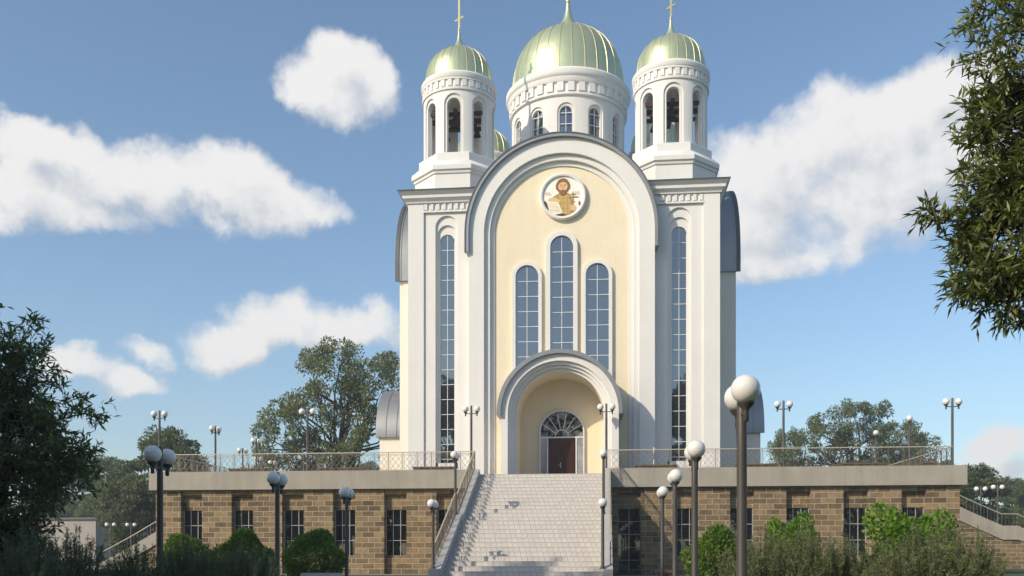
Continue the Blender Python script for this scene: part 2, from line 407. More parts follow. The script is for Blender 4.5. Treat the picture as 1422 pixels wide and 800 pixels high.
# ------------------------------------------------------------------ podium
FL = 6.81; PX0, PX1, PY = -28.75, 26.35, 62.0
pod = thing('podium', 'long raised podium of brown stone blocks with pale concrete coping under the church', 'podium', (GC, PY, 0))
ox = lambda x: x-GC
STL, STR = -5.33, 3.02                      # stair clear width
win_px_l = [251, 321.5, 391.5, 462.5, 533.5, 606]; win_px_r = [857.5, 936.5, 1014, 1092, 1171.5, 1252]
wl = [at(p, 62) for p in win_px_l]; wr = [at(p, 62) for p in win_px_r]
WW = 1.56
b = MB()
def podium_side(x0, x1, ws, zlow):
    edges = [x0]
    for w in ws: edges += [w, w+WW]
    edges.append(x1)
    for i in range(0, len(edges)-1, 2): b.box(ox(edges[i]), ox(edges[i+1]), 0, .9, 0, 5.86)
    for w, zl in zip(ws, zlow):
        b.box(ox(w)-.01, ox(w+WW)+.01, .42, .9, 4.45, 5.5)
        b.box(ox(w)-.01, ox(w+WW)+.01, .1, .9, 5.5, 5.86)
        if zl > .3: b.box(ox(w)-.01, ox(w+WW)+.01, .42, .9, 0, zl)
podium_side(PX0+.35, STL-.4, wl[:5]+[wl[5]], [1.25]*6)
podium_side(STR+.4, PX1-.35, wr, [.1]+[1.25]*5)
# rear and sides of the podium, and the deeper rear block
b.box(ox(PX0+.35), ox(PX0+.9), .9, 24, 0, 5.86); b.box(ox(PX1-.9), ox(PX1-.35), .9, 24, 0, 5.86)
b.box(ox(GC-32.6), ox(GC+32.6), 24, 38.6, 0, 5.86)
b.build('stone_wall', 'rubble_stone', pod)
b = MB()
b.box(ox(STL-.45), ox(STR+.45), .02, .9, 0, 5.7)
b.box(ox(PX0), ox(STL-.52), -.32, 1.2, 5.86, 7.12); b.box(ox(STR+.52), ox(PX1), -.32, 1.2, 5.86, 7.12)
b.box(ox(PX0), ox(PX0+1.4), 1.2, 24, 5.86, 7.12); b.box(ox(PX1-1.4), ox(PX1), 1.2, 24, 5.86, 7.12)
b.box(ox(GC-33), ox(GC+33), 24, 39, 5.865, 7.0)
b.build('coping', 'concrete', pod)
b = MB(); b.box(ox(PX0+1), ox(PX1-1), .5, 24.2, 6.3, 6.8); b.build('terrace_floor', 'paver', pod)
def podium_window(x, z0, z1, door=False):
    w = MB(); x = ox(x)
    w.box(x+.01, x+WW-.01, .55, .6, z0, z1)
    p = w.build('window', 'dark_glass', pod)
    f = MB(); t = .045
    for xx in ((x+.03), (x+WW-.03)): f.box(xx-t/2, xx+t/2, .47, .548, z0, z1)
    for k in ((1, 2) if not door else (1,)):
        n = 3 if not door else 2
        xx = x+WW*k/n; f.box(xx-t/2, xx+t/2, .50, .546, z0, z1)
    rows = 3 if not door else 5
    for k in range(rows+1):
        zz = z0+(z1-z0)*k/rows; f.box(x+.02, x+WW-.02, .505, .544, max(z0, zz-t/2), min(z1, zz+t/2))
    f.build('window_frame', 'grey_frame' if not door else 'grey_frame', p)
for w in wl[:5]: podium_window(w, 1.25, 4.45)
podium_window(wl[5], 1.25, 4.45)
podium_window(wr[0], .1, 4.45, True)
for w in wr[1:]: podium_window(w, 1.25, 4.45)

# ------------------------------------------------------------------ main stair
RISE, TREAD, NS = 6.81/26, .575, 26
stair = thing('staircase', 'broad pale tiled staircase climbing from the forecourt to the church terrace', 'staircase', (GC, PY, 0))
prof = [(.6, FL)]; y, z = 0.0, FL; LAND = .65
for k in range(NS):
    prof.append((y, z)); z -= RISE; prof.append((y, z)); y -= TREAD
    if k == 12: y -= LAND
YB = PY+y+TREAD
b = MB(); k = len(prof)
vs = [(ox(STL), py, pz) for py, pz in prof]+[(ox(STR), py, pz) for py, pz in prof]
fs = [(i, i+1, k+i+1, k+i) for i in range(k-1)]
b.add(vs, fs)
b.build('steps', 'step_tile', stair, recalc=False)
def stair_z(yw):                            # nosing line height at world y
    d = PY-yw; s = RISE/TREAD; mid = 13*TREAD
    if d < 0: return FL
    if d < mid: return FL-d*s
    if d < mid+LAND: return FL-13*RISE
    return max(0, FL-(d-LAND)*s)
def stair_wall(x0, x1):
    pts = [(.32, FL+.0), (-.1, FL+.34), (-13*TREAD, FL-13*RISE+.34), (-13*TREAD-LAND, FL-13*RISE+.34), (-26*TREAD-LAND+.5, RISE+.42), (-26*TREAD-LAND-.35, RISE+.42), (-26*TREAD-LAND-.35, 0), (.32, 0)]
    n = len(pts); q = MB()
    q.add([(ox(x0), a, c) for a, c in pts]+[(ox(x1), a, c) for a, c in pts], [tuple(range(n)), tuple(range(2*n-1, n-1, -1))]+[(i, (i+1) % n, n+(i+1) % n, n+i) for i in range(n)])
    q.build('parapet', 'grey_stone', stair)
stair_wall(STL-.5, STL); stair_wall(STR, STR+.5)

# side stairs at both ends of the podium
def side_stair(sgn, label, pts):
    st = thing('side_staircase', label, 'staircase', (GC+sgn*33, 86, 0))
    xe = pts[-1][0]
    A = [(sgn*x, z) for x, z in pts]; B = [(sgn*x, max(0, z-1.25)) for x, z in pts]
    for y0, y1 in ((-.15, .5), (9.5, 10.1)): MB().strip(A, B, y0, y1).build('sloped_coping', 'concrete', st)
    A = [(sgn*x, max(.02, z-1.2)) for x, z in pts]; B = [(sgn*x, 0) for x, z in pts]
    MB().strip(A, B, 0, 10).build('stone_wall', 'rubble_stone', st)
    g = MB(); n = 26
    for i in range(n):
        xx = xe*i/n; zz = 6.8-i*(6.8/n)
        g.box(min(sgn*xx, sgn*(xx+.6)), max(sgn*xx, sgn*(xx+.6)), .5, 9.5, max(0, zz-1.4), zz-.35)
    g.build('steps', 'step_tile', st)
    for yy in (.1, 9.8):
        r = MB(); r.pathtube([(sgn*x, yy, z+1.05) for x, z in pts], [.05]*len(pts), 6); r.build('handrail', 'rail_cap', st, 60)
        for i in range(len(pts)-1):
            (x0, z0), (x1, z1) = pts[i], pts[i+1]; m_ = max(2, int((x1-x0)/.3))
            for j in range(m_):
                f = j/m_; xx = x0+(x1-x0)*f; zz = z0+(z1-z0)*f
                r = MB(); r.bar((sgn*xx, yy, zz-.02), (sgn*xx, yy, zz+1.03), .045 if j % 4 == 0 else .018); r.build('baluster', 'rail_metal', st)
    return st
side_stair(1, 'stone side staircase dropping away beyond the end of the podium beside the lime maple', [(0, 7.05), (4.3, 4.95), (6.7, 3.85), (8.0, 3.85), (15.2, .35)])
side_stair(-1, 'stone side staircase dropping from the podium towards the low grey building', [(0, 7.05), (3.5, 5.06), (6.95, 3.1), (9.0, 1.95), (12.2, .3)])

# ------------------------------------------------------------------ church
CY = 79.5
church = thing('church', 'tall white orthodox church with cream front, green gilt domes and twin bell towers', 'church', (0, CY, FL))
GF = -13.3                                 # gable face
def gable(k, front):
    X = rotz(k); wm = 'white_plaster' if front else 'warm_plaster'
    b = MB(X)
    b.arch_ring(0, 6.7, 5.6, 17.9, 0, GF, -6.2)
    b.arch_ring(0, 5.7, 5.2, 17.9, 0, GF+.27, GF+.6)
    b.arch_ring(0, 5.3, 4.88, 17.9, 0, GF+.55, GF+.8)
    g = b.build('gable', wm, church, 40)
    r = MB(X); r.arch_ring(0, 6.92, 6.69, 17.9, 16.5, GF-.28, -4.5)
    for t in range(5):
        yy = GF+.1+t*1.9
        r.arch_ring(0, 6.97, 6.9, 17.9, 16.52, yy, yy+.05)
    r.build('barrel_roof', 'roof_metal', g, 40)
    e = MB(X); e.arch_ring(0, 6.99, 6.90, 17.9, 16.46, GF-.32, GF-.02); e.build('roof_edge', 'dark_roof', g, 40)
    p = MB(X); p.arch_ring(0, 5.0, 3.1, 17.9, 0, GF+.66, GF+.9, zsi=4.42)
    p.build('stucco_panel', 'cream_stucco', g, 40)
    return g
gables = [gable(0, True), gable(1, False), gable(3, False)]
def portico(k, front):
    X = rotz(k); PF = -15.6; b = MB(X)
    b.arch_ring(0, 4.1, 3.62, 4.42, 0, PF, GF+.7)
    for i, (ro, ri) in enumerate(((3.64, 3.42), (3.44, 3.23), (3.25, 3.05))):
        b.arch_ring(0, ro, ri, 4.42, 0, PF+.26*(i+1), PF+.26*(i+1)+.5)
    p = b.build('portico', 'white_plaster' if front else 'warm_plaster', church, 40)
    h = MB(X); h.arch_ring(0, 4.37, 4.09, 4.42, 4.26, PF-.28, GF+.5)
    for t in (.55, 1.45): h.arch_ring(0, 4.42, 4.36, 4.42, 4.27, PF+t, PF+t+.045)
    h.build('barrel_roof', 'roof_metal', p, 40)
    c = MB(X); c.arch_ring(0, 3.3, 3.06, 4.42, 0, PF+1.1, -11.5)
    c.arch_solid(0, 3.2, 4.42, 0, -11.7, -11.4)
    c.build('niche', 'cream_smooth', p, 40)
    return p
prt = portico(0, True); portico(1, False); portico(3, False)
# entrance: arched glazed frame with fanlight, double door
DY = -11.7
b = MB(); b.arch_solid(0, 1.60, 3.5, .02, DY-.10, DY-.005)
ent = b.build('entrance_window', 'painted_reflection_glass', church, 40)
f = MB(); f.arch_ring(0, 1.66, 1.56, 3.5, .0, DY-.2, DY-.06); f.box(-1.57, 1.57, DY-.18, DY-.085, 3.10, 3.20)
for x in (-1.06, 1.06): f.box(x-.05, x+.05, DY-.182, DY-.088, 0, 3.12)
for i in range(1, 7):
    a = PI*i/7; f.bar((.45*math.cos(a), DY-.125, 3.22+.5*math.sin(a)), (1.57*math.cos(a), DY-.125, 3.42+1.57*math.sin(a)), .05)
f.arch_ring(0, .5, .45, 3.22, 3.2, DY-.15, DY-.1, n=20)
f.build('window_frame', 'white_frame', ent, 40)
for s in (-1, 1):
    d = MB(); x0, x1 = (0.012, 1.0) if s > 0 else (-1.0, -.012)
    d.box(x0, x1, DY-.16, DY-.09, .02, 3.1)
    w = x1-x0
    for (za, zb_) in ((.25, .95), (1.15, 2.05), (2.2, 2.95)):
        for (xa, xb) in ((x0+.1, x0+w/2-.04), (x0+w/2+.04, x1-.1)):
            d.frustum(xa, xb, DY-.185, DY-.16, za, zb_, 0, 0)
            d.frustum(xa+.06, xb-.06, DY-.2, DY-.185, za+.07, zb_-.07, 0, 0)
    dr = d.build('door', 'door_wood', ent)
    if s < 0:
        h = MB(); h.bar((-.09, DY-.26, 1.12), (-.28, DY-.26, 1.12), .035); h.bar((-.09, DY-.17, 1.12), (-.09, DY-.27, 1.12), .035); h.box(-.13, -.05, DY-.195, DY-.165, .9, 1.3)
        h.build('handle', 'steel', dr)
for sx in (-1, 1):
    b = MB(); b.box(min(sx*1.12, sx*1.56), max(sx*1.12, sx*1.56), DY-.125, DY-.101, .05, 3.1); b.build('side_light', 'painted_reflection_pane', ent)
# facade windows
def arch_window(cx, ro, ri, ztop_o, zb, y, rows, first, gm='tinted_glass'):
    s = MB(); zs = ztop_o-ro
    s.arch_ring(cx, ro, ri, zs, zb, y-.24, y+.1)
    p = s.build('window', 'white_plaster', church, 40)
    g = MB(); g.arch_solid(cx, ri+.02, zs, zb, y-.03, y+.02); g.build('glass', gm, p)
    m_ = MB(); t = .021
    m_.box(cx-t, cx+t, y-.085, y-.032, zb, zs+ri-.03)
    zz = zs+ri-first
    while zz > zb+.3:
        hw = ri if zz < zs else math.sqrt(max(.01, ri*ri-(zz-zs)**2))
        m_.box(cx-hw, cx+hw, y-.08, y-.034, zz-t, zz+t); zz -= rows
    m_.build('muntin', 'white_frame', p)
WY = GF+.66
arch_window(0.03, 1.15, .83, 18.0, 8.2, WY, 1.1, 1.15)
arch_window(-2.5, 1.08, .83, 15.85, 7.3, WY, 1.1, 1.15); arch_window(2.6, 1.08, .83, 15.85, 7.3, WY, 1.1, 1.15)
# icon medallion
def poly(b, pts, y, mi, cx, cz, sc=1.0):
    n = len(pts); vs = [(cx+x*sc, y, cz+z*sc) for x, z in pts]+[(cx+x*sc, y+.006, cz+z*sc) for x, z in pts]
    b.add(vs, [tuple(range(n)), tuple(range(2*n-1, n-1, -1))]+[(i, n+i, n+(i+1) % n, (i+1) % n) for i in range(n)], mi)
def ell(cx, cz, rx, rz, n=28, a0=0, a1=360): return [(cx+rx*math.cos(R(a0+(a1-a0)*i/n)), cz+rz*math.sin(R(a0+(a1-a0)*i/n))) for i in range(n+(a1-a0 < 360))]
for nm, cc in (('icon_ground', (.88, .86, .80)), ('icon_line', (.75, .62, .42)), ('icon_skin', (.72, .47, .24)), ('icon_hair', (.24, .11, .035)), ('icon_robe', (.42, .24, .06)),
               ('icon_robe_light', (.56, .38, .14)), ('icon_scroll', (.86, .80, .68)), ('icon_red', (.42, .05, .03)), ('icon_brown', (.10, .035, .02)), ('icon_pink', (.78, .50, .42))):
    mat(nm, plaster(cc, .06, .6, 20, .05))
MX, MZ = .12, 20.5
b = MB(); n = 56
pr = [(1.46, 0), (1.46, -.30), (1.52, -.34), (1.62, -.34), (1.69, -.28), (1.69, 0)]
vs = []; 
for (r, yy) in pr:
    for i in range(n): a = 2*PI*i/n; vs.append((MX+r*math.cos(a), WY+yy, MZ+r*math.sin(a)))
b.add(vs, [(j*n+i, j*n+(i+1) % n, (j+1)*n+(i+1) % n, (j+1)*n+i) for j in range(len(pr)-1) for i in range(n)])
md = b.build('medallion', 'white_plaster', church, 40)
b = MB(); y0 = WY-.06
y0 = WY-.2; poly(b, ell(0, 0, 1.475, 1.475, 56), y0, 0, MX, MZ); y = y0
def lay(pts, mi):
    global y
    y -= .001; poly(b, pts, y, mi, MX, MZ)
# halo line
hp = ell(0, .55, .80, .80, 40); hi = ell(0, .55, .77, .77, 40)
for i in range(40): lay([hp[i], hp[(i+1) % 40], hi[(i+1) % 40], hi[i]], 1); y += .001
y -= .001
clip = lambda pts: [(x*min(1, 1.455/max(1e-6, math.hypot(x, z))), z*min(1, 1.455/max(1e-6, math.hypot(x, z)))) for x, z in pts]
lay(clip([(-1.33, -.55), (-1.0, -.18), (-.45, .16), (-.18, .28), (.18, .28), (.48, .18), (.72, -.35), (.80, -.7), (.86, -1.15), (.3, -1.42), (-.2, -1.44), (-.75, -1.2), (-1.2, -.8)]), 4)
lay([(-.32, .1), (-.1, .2), (.12, .2), (.4, .1), (.55, -.4), (.6, -.9), (.45, -1.25), (-.05, -1.3), (-.15, -.5)], 5)
for zz in (-.1, -.45, -.85): lay([(-.25, zz), (.5, zz-.02), (.5, zz-.06), (-.25, zz-.04)], 4)
for xx in (-.02, .28): lay([(xx, .12), (xx+.04, .12), (xx+.1, -1.2), (xx+.06, -1.2)], 4)
lay(clip([(-1.42, -.42), (-1.28, -.25), (-1.15, -.5), (-.98, -1.0), (-1.15, -.95)]), 8)
lay(clip([(-.6, -1.33), (-.1, -1.2), (.25, -1.3), (0, -1.46), (-.35, -1.46)]), 8)
lay([(-1.18, -.3), (-.4, -.28), (-.2, -.7), (-.02, -1.2), (-.55, -1.3), (-.98, -1.1), (-1.1, -.6)], 6)
for i in range(7):
    zz = -.48-i*.1; lay([(-1.05+i*.02, zz), (-.42+i*.05, zz-.01), (-.42+i*.05, zz-.035), (-1.05+i*.02, zz-.025)], 5)
lay(ell(-.72, -.2, .34, .15), 2)
for i in range(4): lay(ell(-.5+.09*i, -.27-.02*i, .05, .13), 2)
lay([(-.17, .4), (.17, .4), (.21, .16), (0, .06), (-.21, .16)], 2)
lay(ell(0, .76, .50, .55), 3)
lay(clip(ell(0, .60, .36, .55)), 3)
lay(ell(0, .73, .335, .42), 2)
lay([(-.335, .62), (-.31, .36), (-.2, .16), (0, .05), (.2, .16), (.31, .36), (.335, .62), (.27, .50), (.16, .46), (0, .485), (-.16, .46), (-.27, .50)], 3)
lay(ell(0, .415, .09, .022), 7)
for sg in (-1, 1):
    lay(ell(sg*.14, .76, .065, .026), 8); lay([(sg*.06, .835), (sg*.24, .85), (sg*.24, .875), (sg*.06, .86)], 3)
    lay([(sg*.3, .95), (sg*.36, .6), (sg*.5, .5), (sg*.52, .85)], 3)
lay([(-.018, .78), (.018, .78), (.045, .57), (-.045, .57)], 4)
lay([(-.34, .86), (-.2, 1.0), (0, 1.06), (.2, 1.0), (.34, .86), (.46, .95), (.3, 1.22), (0, 1.29), (-.3, 1.22), (-.46, .95)], 3)
for (xa, xb, za, zb_) in ((.68, .76, -.85, .32), (.52, .92, .1, .17), (.46, 1.12, -.1, -.02), (.58, .86, -.42, -.36)): lay([(xa, za), (xb, za), (xb, zb_), (xa, zb_)], 4)
lay(ell(.75, -.85, .2, .22), 2)
for i in range(4): lay(ell(.66, -.72-.09*i, .13, .045), 2)
lay(ell(1.2, -.55, .08, .17), 7)
for (xx, zz) in ((-1.15, .28), (-1.08, .16), (1.02, .28), (.98, .16)):
    for j in range(4): lay([(xx-.2+j*.11, zz), (xx-.14+j*.11, zz), (xx-.14+j*.11, zz+.07), (xx-.2+j*.11, zz+.07)], 9)
b.build('icon_panel', ['icon_ground', 'icon_line', 'icon_skin', 'icon_hair', 'icon_robe', 'icon_robe_light', 'icon_scroll', 'icon_red', 'icon_brown', 'icon_pink'], md)
# corner wings
def wing(X, front):
    b = MB(X)
    b.box(6.0, 11.2, -11.8, -6.0, 0, 20.5)
    b.box(10.2, 11.37, -12.5, -6.05, 0, 20.52)
    nich = MB(X)
    if front:
        b.holed_plate(5.9, 10.22, 0, 19.9, 8.5, .84, 18.76, 0, -12.36, -12.15)
        b.box(9.34, 9.5, -12.2, -11.7, 0, .02)
        nich.arch_ring(8.5, .92, .70, 18.76, .9, -12.2, -12.0, zsi=18.25)
        nich.arch_ring(8.5, .78, .55, 18.25, 1.3, -12.05, -11.9, zsi=17.75)
        nich.box(7.6, 9.4, -12.2, -11.79, 0, 1.3)
    else: b.box(5.9, 10.22, -12.36, -11.8, 0, 19.9)
    b.box(6.0, 10.22, -12.43, -11.8, 19.94, 20.5)
    b.box(5.95, 10.24, -12.54, -11.8, 19.82, 19.95)
    for i in range(9): b.box(6.25+i*.46, 6.25+i*.46+.23, -12.55, -12.4, 20.0, 20.42)
    w = b.build('wing_wall', 'white_plaster', church)
    if front:
        nn = nich.build('niche', 'white_plaster', w, 40)
        g = MB(X); g.arch_solid(8.5, .58, 17.75, 1.3, -11.93, -11.86)
        p = g.build('window', 'tinted_glass', church)
        m_ = MB(X); t = .02
        m_.box(8.5-t, 8.5+t, -11.98, -11.935, 1.3, 18.28)
        zz = 17.15
        while zz > 1.5: m_.box(7.95, 9.05, -11.975, -11.937, zz-t, zz+t); zz -= 1.11
        for xx in (7.965, 9.035): m_.box(xx-.02, xx+.02, -11.985, -11.94, 1.3, 17.75)
        m_.build('muntin', 'white_frame', p)
    c = MB(X); sd = (0, 1, 1, 0)
    c.frustum(5.5, 11.37, -12.5, -6.0, 20.5, 20.62, .10, .14, sd)
    c.frustum(5.5, 11.37, -12.5, -6.0, 20.62, 20.80, .16, .34, sd)
    c.frustum(5.5, 11.37, -12.5, -6.0, 20.80, 21.02, .36, .38, sd)
    c.frustum(5.5, 11.37, -12.5, -6.0, 21.02, 21.24, .40, .62, sd)
    c.build('cornice', 'white_plaster', w)
    c = MB(X); c.frustum(5.4, 11.37, -12.5, -6.0, 21.24, 21.33, .66, .68, sd); c.frustum(5.4, 11.37, -12.5, -6.0, 21.33, 21.9, .66, -2.0, sd)
    c.build('roof_edge', 'dark_roof', w)
I4 = Matrix.Identity(4)
wing(I4, True); wing(MIRX, True); wing(MIRY, False); wing(MIRY @ MIRX, False)
# dome builder
def dome_profile(Rb, z0, H, n=22):
    pr = []
    for i in range(n+1):
        a = PI/2*i/n; r = Rb*(math.cos(a)**.92)*(1+.045*math.sin(2*a)**2) if i < n else 0
        pr.append((r, z0+H*math.sin(a)))
    return pr
def dome(parent, cx, cy, Rb, z0, H, ribs, spR, spH, cross_h):
    pr = dome_profile(Rb, z0, H)
    b = MB(); b.lathe([(Rb*.9, z0-.3), (Rb, z0-.12)]+[p for p in pr if p[0] > spR*.6]+[(spR*.4, z0+H*.99)], 72, cx, cy)
    for k in range(ribs):
        a = 2*PI*(k+.5)/ribs; t = Vector((-math.sin(a), math.cos(a), 0)); rd = Vector((math.cos(a), math.sin(a), 0)); pts = [p for p in pr if p[0] > spR*.75]
        w, h = .015*Rb**.5, .018*Rb**.5; vs = []
        for (r, z) in pts:
            c = Vector((cx, cy, z))+rd*r
            vs += [c-t*w, c-t*w*.6+rd*h+Vector((0, 0, h*.5)), c+t*w*.6+rd*h+Vector((0, 0, h*.5)), c+t*w]
        b.add(vs, [(4*i+j, 4*i+j+1, 4*i+j+5, 4*i+j+4) for i in range(len(pts)-1) for j in range(3)], 1)
    dm = b.build('dome', ['dome_metal', 'gold'], parent, 40)
    zs = z0+H+.08; b = MB()
    b.lathe([(spR*1.25, zs-.28), (spR*1.25, zs-.12), (spR*1.1, zs), (spR*.8, zs+spH*.12), (spR*.54, zs+spH*.28), (spR*.36, zs+spH*.47), (spR*.23, zs+spH*.70), (spR*.15, zs+spH)], 28, cx, cy)
    b.sphere((cx, cy, zs+spH+spR*.14), spR*.22, 16, 10)
    sp_ = b.build('finial', 'dome_metal', parent, 40)
    c = MB(); zt = zs+spH+spR*.2; s = cross_h/3.4; w = .055*s
    def br(x0, z0_, x1, z1_, ww): c.bar((cx+x0*s, cy, zt+z0_*s), (cx+x1*s, cy, zt+z1_*s), ww)
    br(0, 0, 0, 4.1, w*2.8); br(-.75, 2.85, .75, 2.85, w*2.6); br(-.38, 3.5, .38, 3.5, w*2.4); br(-.34, .70, .34, 1.06, w*2.6)
    c.build('cross', 'gold', parent)
# bell towers
def tower(cx, cy, bells):
    dz = 0 if bells else .55
    o8 = lambda ap: ap/math.cos(PI/8)
    b = MB(); ph = PI/8
    b.lathe([(o8(3.22), 20.5), (o8(3.22), 22.95)], 8, cx, cy, ph)
    b.lathe([(o8(3.30), 22.95), (o8(3.34), 23.1), (o8(3.46), 23.2), (o8(3.48), 23.5), (o8(3.38), 23.66), (o8(3.2), 23.8), (o8(3.05), 23.98)], 8, cx, cy, ph)
    b.lathe([(o8(2.93), 23.9), (o8(2.93), 24.62), (o8(2.9), 24.66)], 8, cx, cy, ph)
    b.lathe([(2.62, 24.6), (2.62, 24.78)], 48, cx, cy)
    b.curved_wall(2.76, 2.62, 24.64, 29.5, 8, .73, 24.66, 28.45, cx, cy)
    b.curved_wall(2.64, 2.28, 24.64, 29.5, 8, .53, 24.78, 28.36, cx, cy)
    b.lathe([(2.7, 29.42), (2.86, 29.45), (2.88, 29.62), (2.78, 29.68), (2.76, 30.3), (2.80, 30.34)], 56, cx, cy)
    for i in range(32):
        a = 2*PI*(i+.5)/32; t0, t1 = a-.055, a+.055
        P = lambda r, t, z: (cx+r*math.cos(t), cy+r*math.sin(t), z)
        v = [P(2.74, t0, 29.72), P(2.74, t1, 29.72), P(2.74, t1, 30.2), P(2.74, t0, 30.2), P(2.86, t0, 29.72), P(2.86, t1, 29.72), P(2.86, t1, 30.2), P(2.86, t0, 30.2)]
        b.add(v, [(4, 5, 6, 7), (0, 1, 5, 4), (1, 2, 6, 5), (2, 3, 7, 6), (3, 0, 4, 7)])
    b.lathe([(2.76, 30.18), (2.88, 30.22), (2.88, 30.34), (2.94, 30.42), (2.95, 30.72), (2.86, 30.84), (2.6, 30.92), (2.3, 30.92)], 56, cx, cy)
    t = b.build('bell_tower', 'white_plaster', church, 35)
    if dz:
        t.location.z = dz
    dome(t, cx, cy, 2.6, 30.95, 2.9, 24, .54, 1.4, 3.3)
    if bells:
        m_ = MB()
        m_.box(cx-2.5, cx+2.5, cy-.14, cy+.14, 28.1, 28.42); m_.box(cx-.14, cx+.14, cy-2.5, cy+2.5, 28.12, 28.4)
        for s in (-1, 1): m_.box(cx-2.0, cx+2.0, cy+s*1.3-.1, cy+s*1.3+.1, 28.11, 28.38)
        m_.build('beam', 'timber_beam', t)
        for (dx, dy, sc) in ((-.1, -1.3, 1.0), (1.25, -1.25, .8), (-1.3, -1.2, .8), (1.3, .9, .7), (-1.2, 1.1, .8)):
            bl = MB(); z = 28.14
            bl.lathe([(.04*sc, z), (.05*sc, z-.12*sc), (.16*sc, z-.16*sc), (.22*sc, z-.3*sc), (.25*sc, z-.55*sc), (.33*sc, z-.78*sc), (.42*sc, z-.92*sc), (.42*sc, z-.97*sc), (.36*sc, z-.96*sc), (.2*sc, z-.5*sc), (.01, z-.4*sc)], 24, cx+dx, cy+dy)
            bl.tube((cx+dx, cy+dy, z-.4*sc), (cx+dx, cy+dy, z-1.08*sc), .02*sc, .05*sc)
            bl.build('bell', 'bronze', t, 40)
TX, TY = 8.16, -8.6
tower(-TX, TY, True); tower(TX, TY, True); tower(-TX, 6.4, False); tower(TX, 6.4, False)
# crossing block, drum and main dome
b = MB()
b.box(-6.3, 6.3, -6.3, 6.3, 0, 24.6); b.build('nave_block', 'white_plaster', church)
b = MB()
b.lathe([(5.3, 24.4), (5.3, 25.2), (4.95, 25.5)], 72, 0, 0)
b.curved_wall(4.86, 4.72, 24.6, 31.9, 12, .70, 26.6, 30.55, 0, 0)
b.curved_wall(4.74, 4.3, 24.6, 31.9, 12, .53, 26.7, 30.5, 0, 0)
b.lathe([(4.8, 31.72), (4.96, 31.76), (5.04, 31.84), (5.04, 31.98), (4.96, 32.06), (4.93, 33.0), (4.98, 33.02)], 84, 0, 0)
for i in range(36):
    a = 2*PI*(i+.5)/36; t0, t1 = a-.052, a+.052
    P = lambda r, t, z: (r*math.cos(t), r*math.sin(t), z)
    v = [P(4.9, t0, 32.12), P(4.9, t1, 32.12), P(4.9, t1, 32.85), P(4.9, t0, 32.85), P(5.08, t0, 32.12), P(5.08, t1, 32.12), P(5.08, t1, 32.85), P(5.08, t0, 32.85)]
    b.add(v, [(4, 5, 6, 7), (0, 1, 5, 4), (1, 2, 6, 5), (2, 3, 7, 6), (3, 0, 4, 7)])
b.lathe([(4.95, 32.8), (5.1, 32.86), (5.16, 33.0), (5.2, 33.25), (5.3, 33.35), (5.36, 33.5), (5.36, 33.8), (5.2, 33.98), (4.9, 34.08), (4.5, 34.1)], 84, 0, 0)
dr = b.build('drum', 'white_plaster', church, 35)
b = MB(); b.lathe([(4.45, 26.4), (4.45, 31.4)], 60, 0, 0); b.build('glass', 'tinted_glass', dr, 60)
for k in range(12):
    a = 2*PI*k/12; q = MB(Matrix.Rotation(a, 4, 'Z'))
    q.box(-.025, .025, -4.62, -4.56, 26.7, 31.02)
    for z in (27.4, 28.5, 29.6, 30.5): q.box(-.53, .53, -4.61, -4.57, z-.025, z+.025)
    q.build('muntin', 'white_frame', dr)
dome(dr, 0, 0, 4.78, 34.1, 5.65, 28, 1.02, 2.3, 4.6)

# ------------------------------------------------------------------ railings
def railing(name, label, p0, p1, z0, z1, H=1.3, base=.0, panel=1.0):
    p0, p1 = Vector((p0[0], p0[1], z0)), Vector((p1[0], p1[1], z1)); L = (p1.xy-p0.xy).length; n = max(1, round(L/panel)); st = (p1-p0)/n
    rz = math.atan2(st.y, st.x); s = st.xy.length; dz = st.z
    r = thing(name, label, 'railing', p0, rz, 'lattice railings')
    h = MB(); h.bar((0, 0, H), (s*n, 0, H+dz*n), .062); h.build('handrail', 'rail_cap', r)
    pm = MB(); pm.bar((0, 0, base), (0, 0, H), .042); post = pm.build('post', 'rail_metal', r)
    lm = MB(); w = .017; lo, hi_ = base+.12, H-.2; x0, x1 = .1, s-.1
    Z = lambda x, z: (x, 0, z+dz*x/s)
    def seg(xa, za, xb, zb_, ww=w): lm.bar(Z(xa, za), Z(xb, zb_), ww)
    seg(0, lo-.06, s, lo-.06, .026); seg(0, hi_+.08, s, hi_+.08, .022)
    seg(x0, lo, x0, hi_); seg(x1, lo, x1, hi_); seg(x0, lo, x1, lo); seg(x0, hi_, x1, hi_)
    seg(x0, lo, x1, hi_); seg(x0, hi_, x1, lo)
    xm, zm = (x0+x1)/2, (lo+hi_)/2
    seg(x0, zm, xm, hi_); seg(xm, hi_, x1, zm); seg(x1, zm, xm, lo); seg(xm, lo, x0, zm)
    pan = lm.build('lattice_panel', 'rail_metal', r)
    for i in range(1, n+1):
        c = post.copy(); COL.objects.link(c); c.parent = r; c.location = (s*i, 0, dz*i)
        if i < n: c = pan.copy(); COL.objects.link(c); c.parent = r; c.location = (s*i, 0, dz*i)
    return r
RX0, RX1, RY = at(231, 62.6), at(1322, 62.6), 62.5
railing('terrace_railing', 'lattice railing along the terrace edge between stair head and dark lamp-lined corner over shrubs', (RX0, RY), (STL-.4, RY), 7.12, 7.12)['label'] = 'front terrace lattice railing above the five barred windows beside the shaded boxwoods'
railing('terrace_railing', 'front terrace lattice railing above the podium windows beside the lime maple', (STR+.4, RY), (RX1, RY), 7.12, 7.12)
railing('terrace_railing', 'lattice railing running back along the terrace end above the far grey building', (RX0, RY), (RX0, 85.9), 7.12, 7.12)
railing('terrace_railing', 'lattice railing running back along the terrace end nearest the side stair and lime maple', (RX1, RY), (RX1, 85.9), 7.12, 7.12)
m13 = 13*TREAD
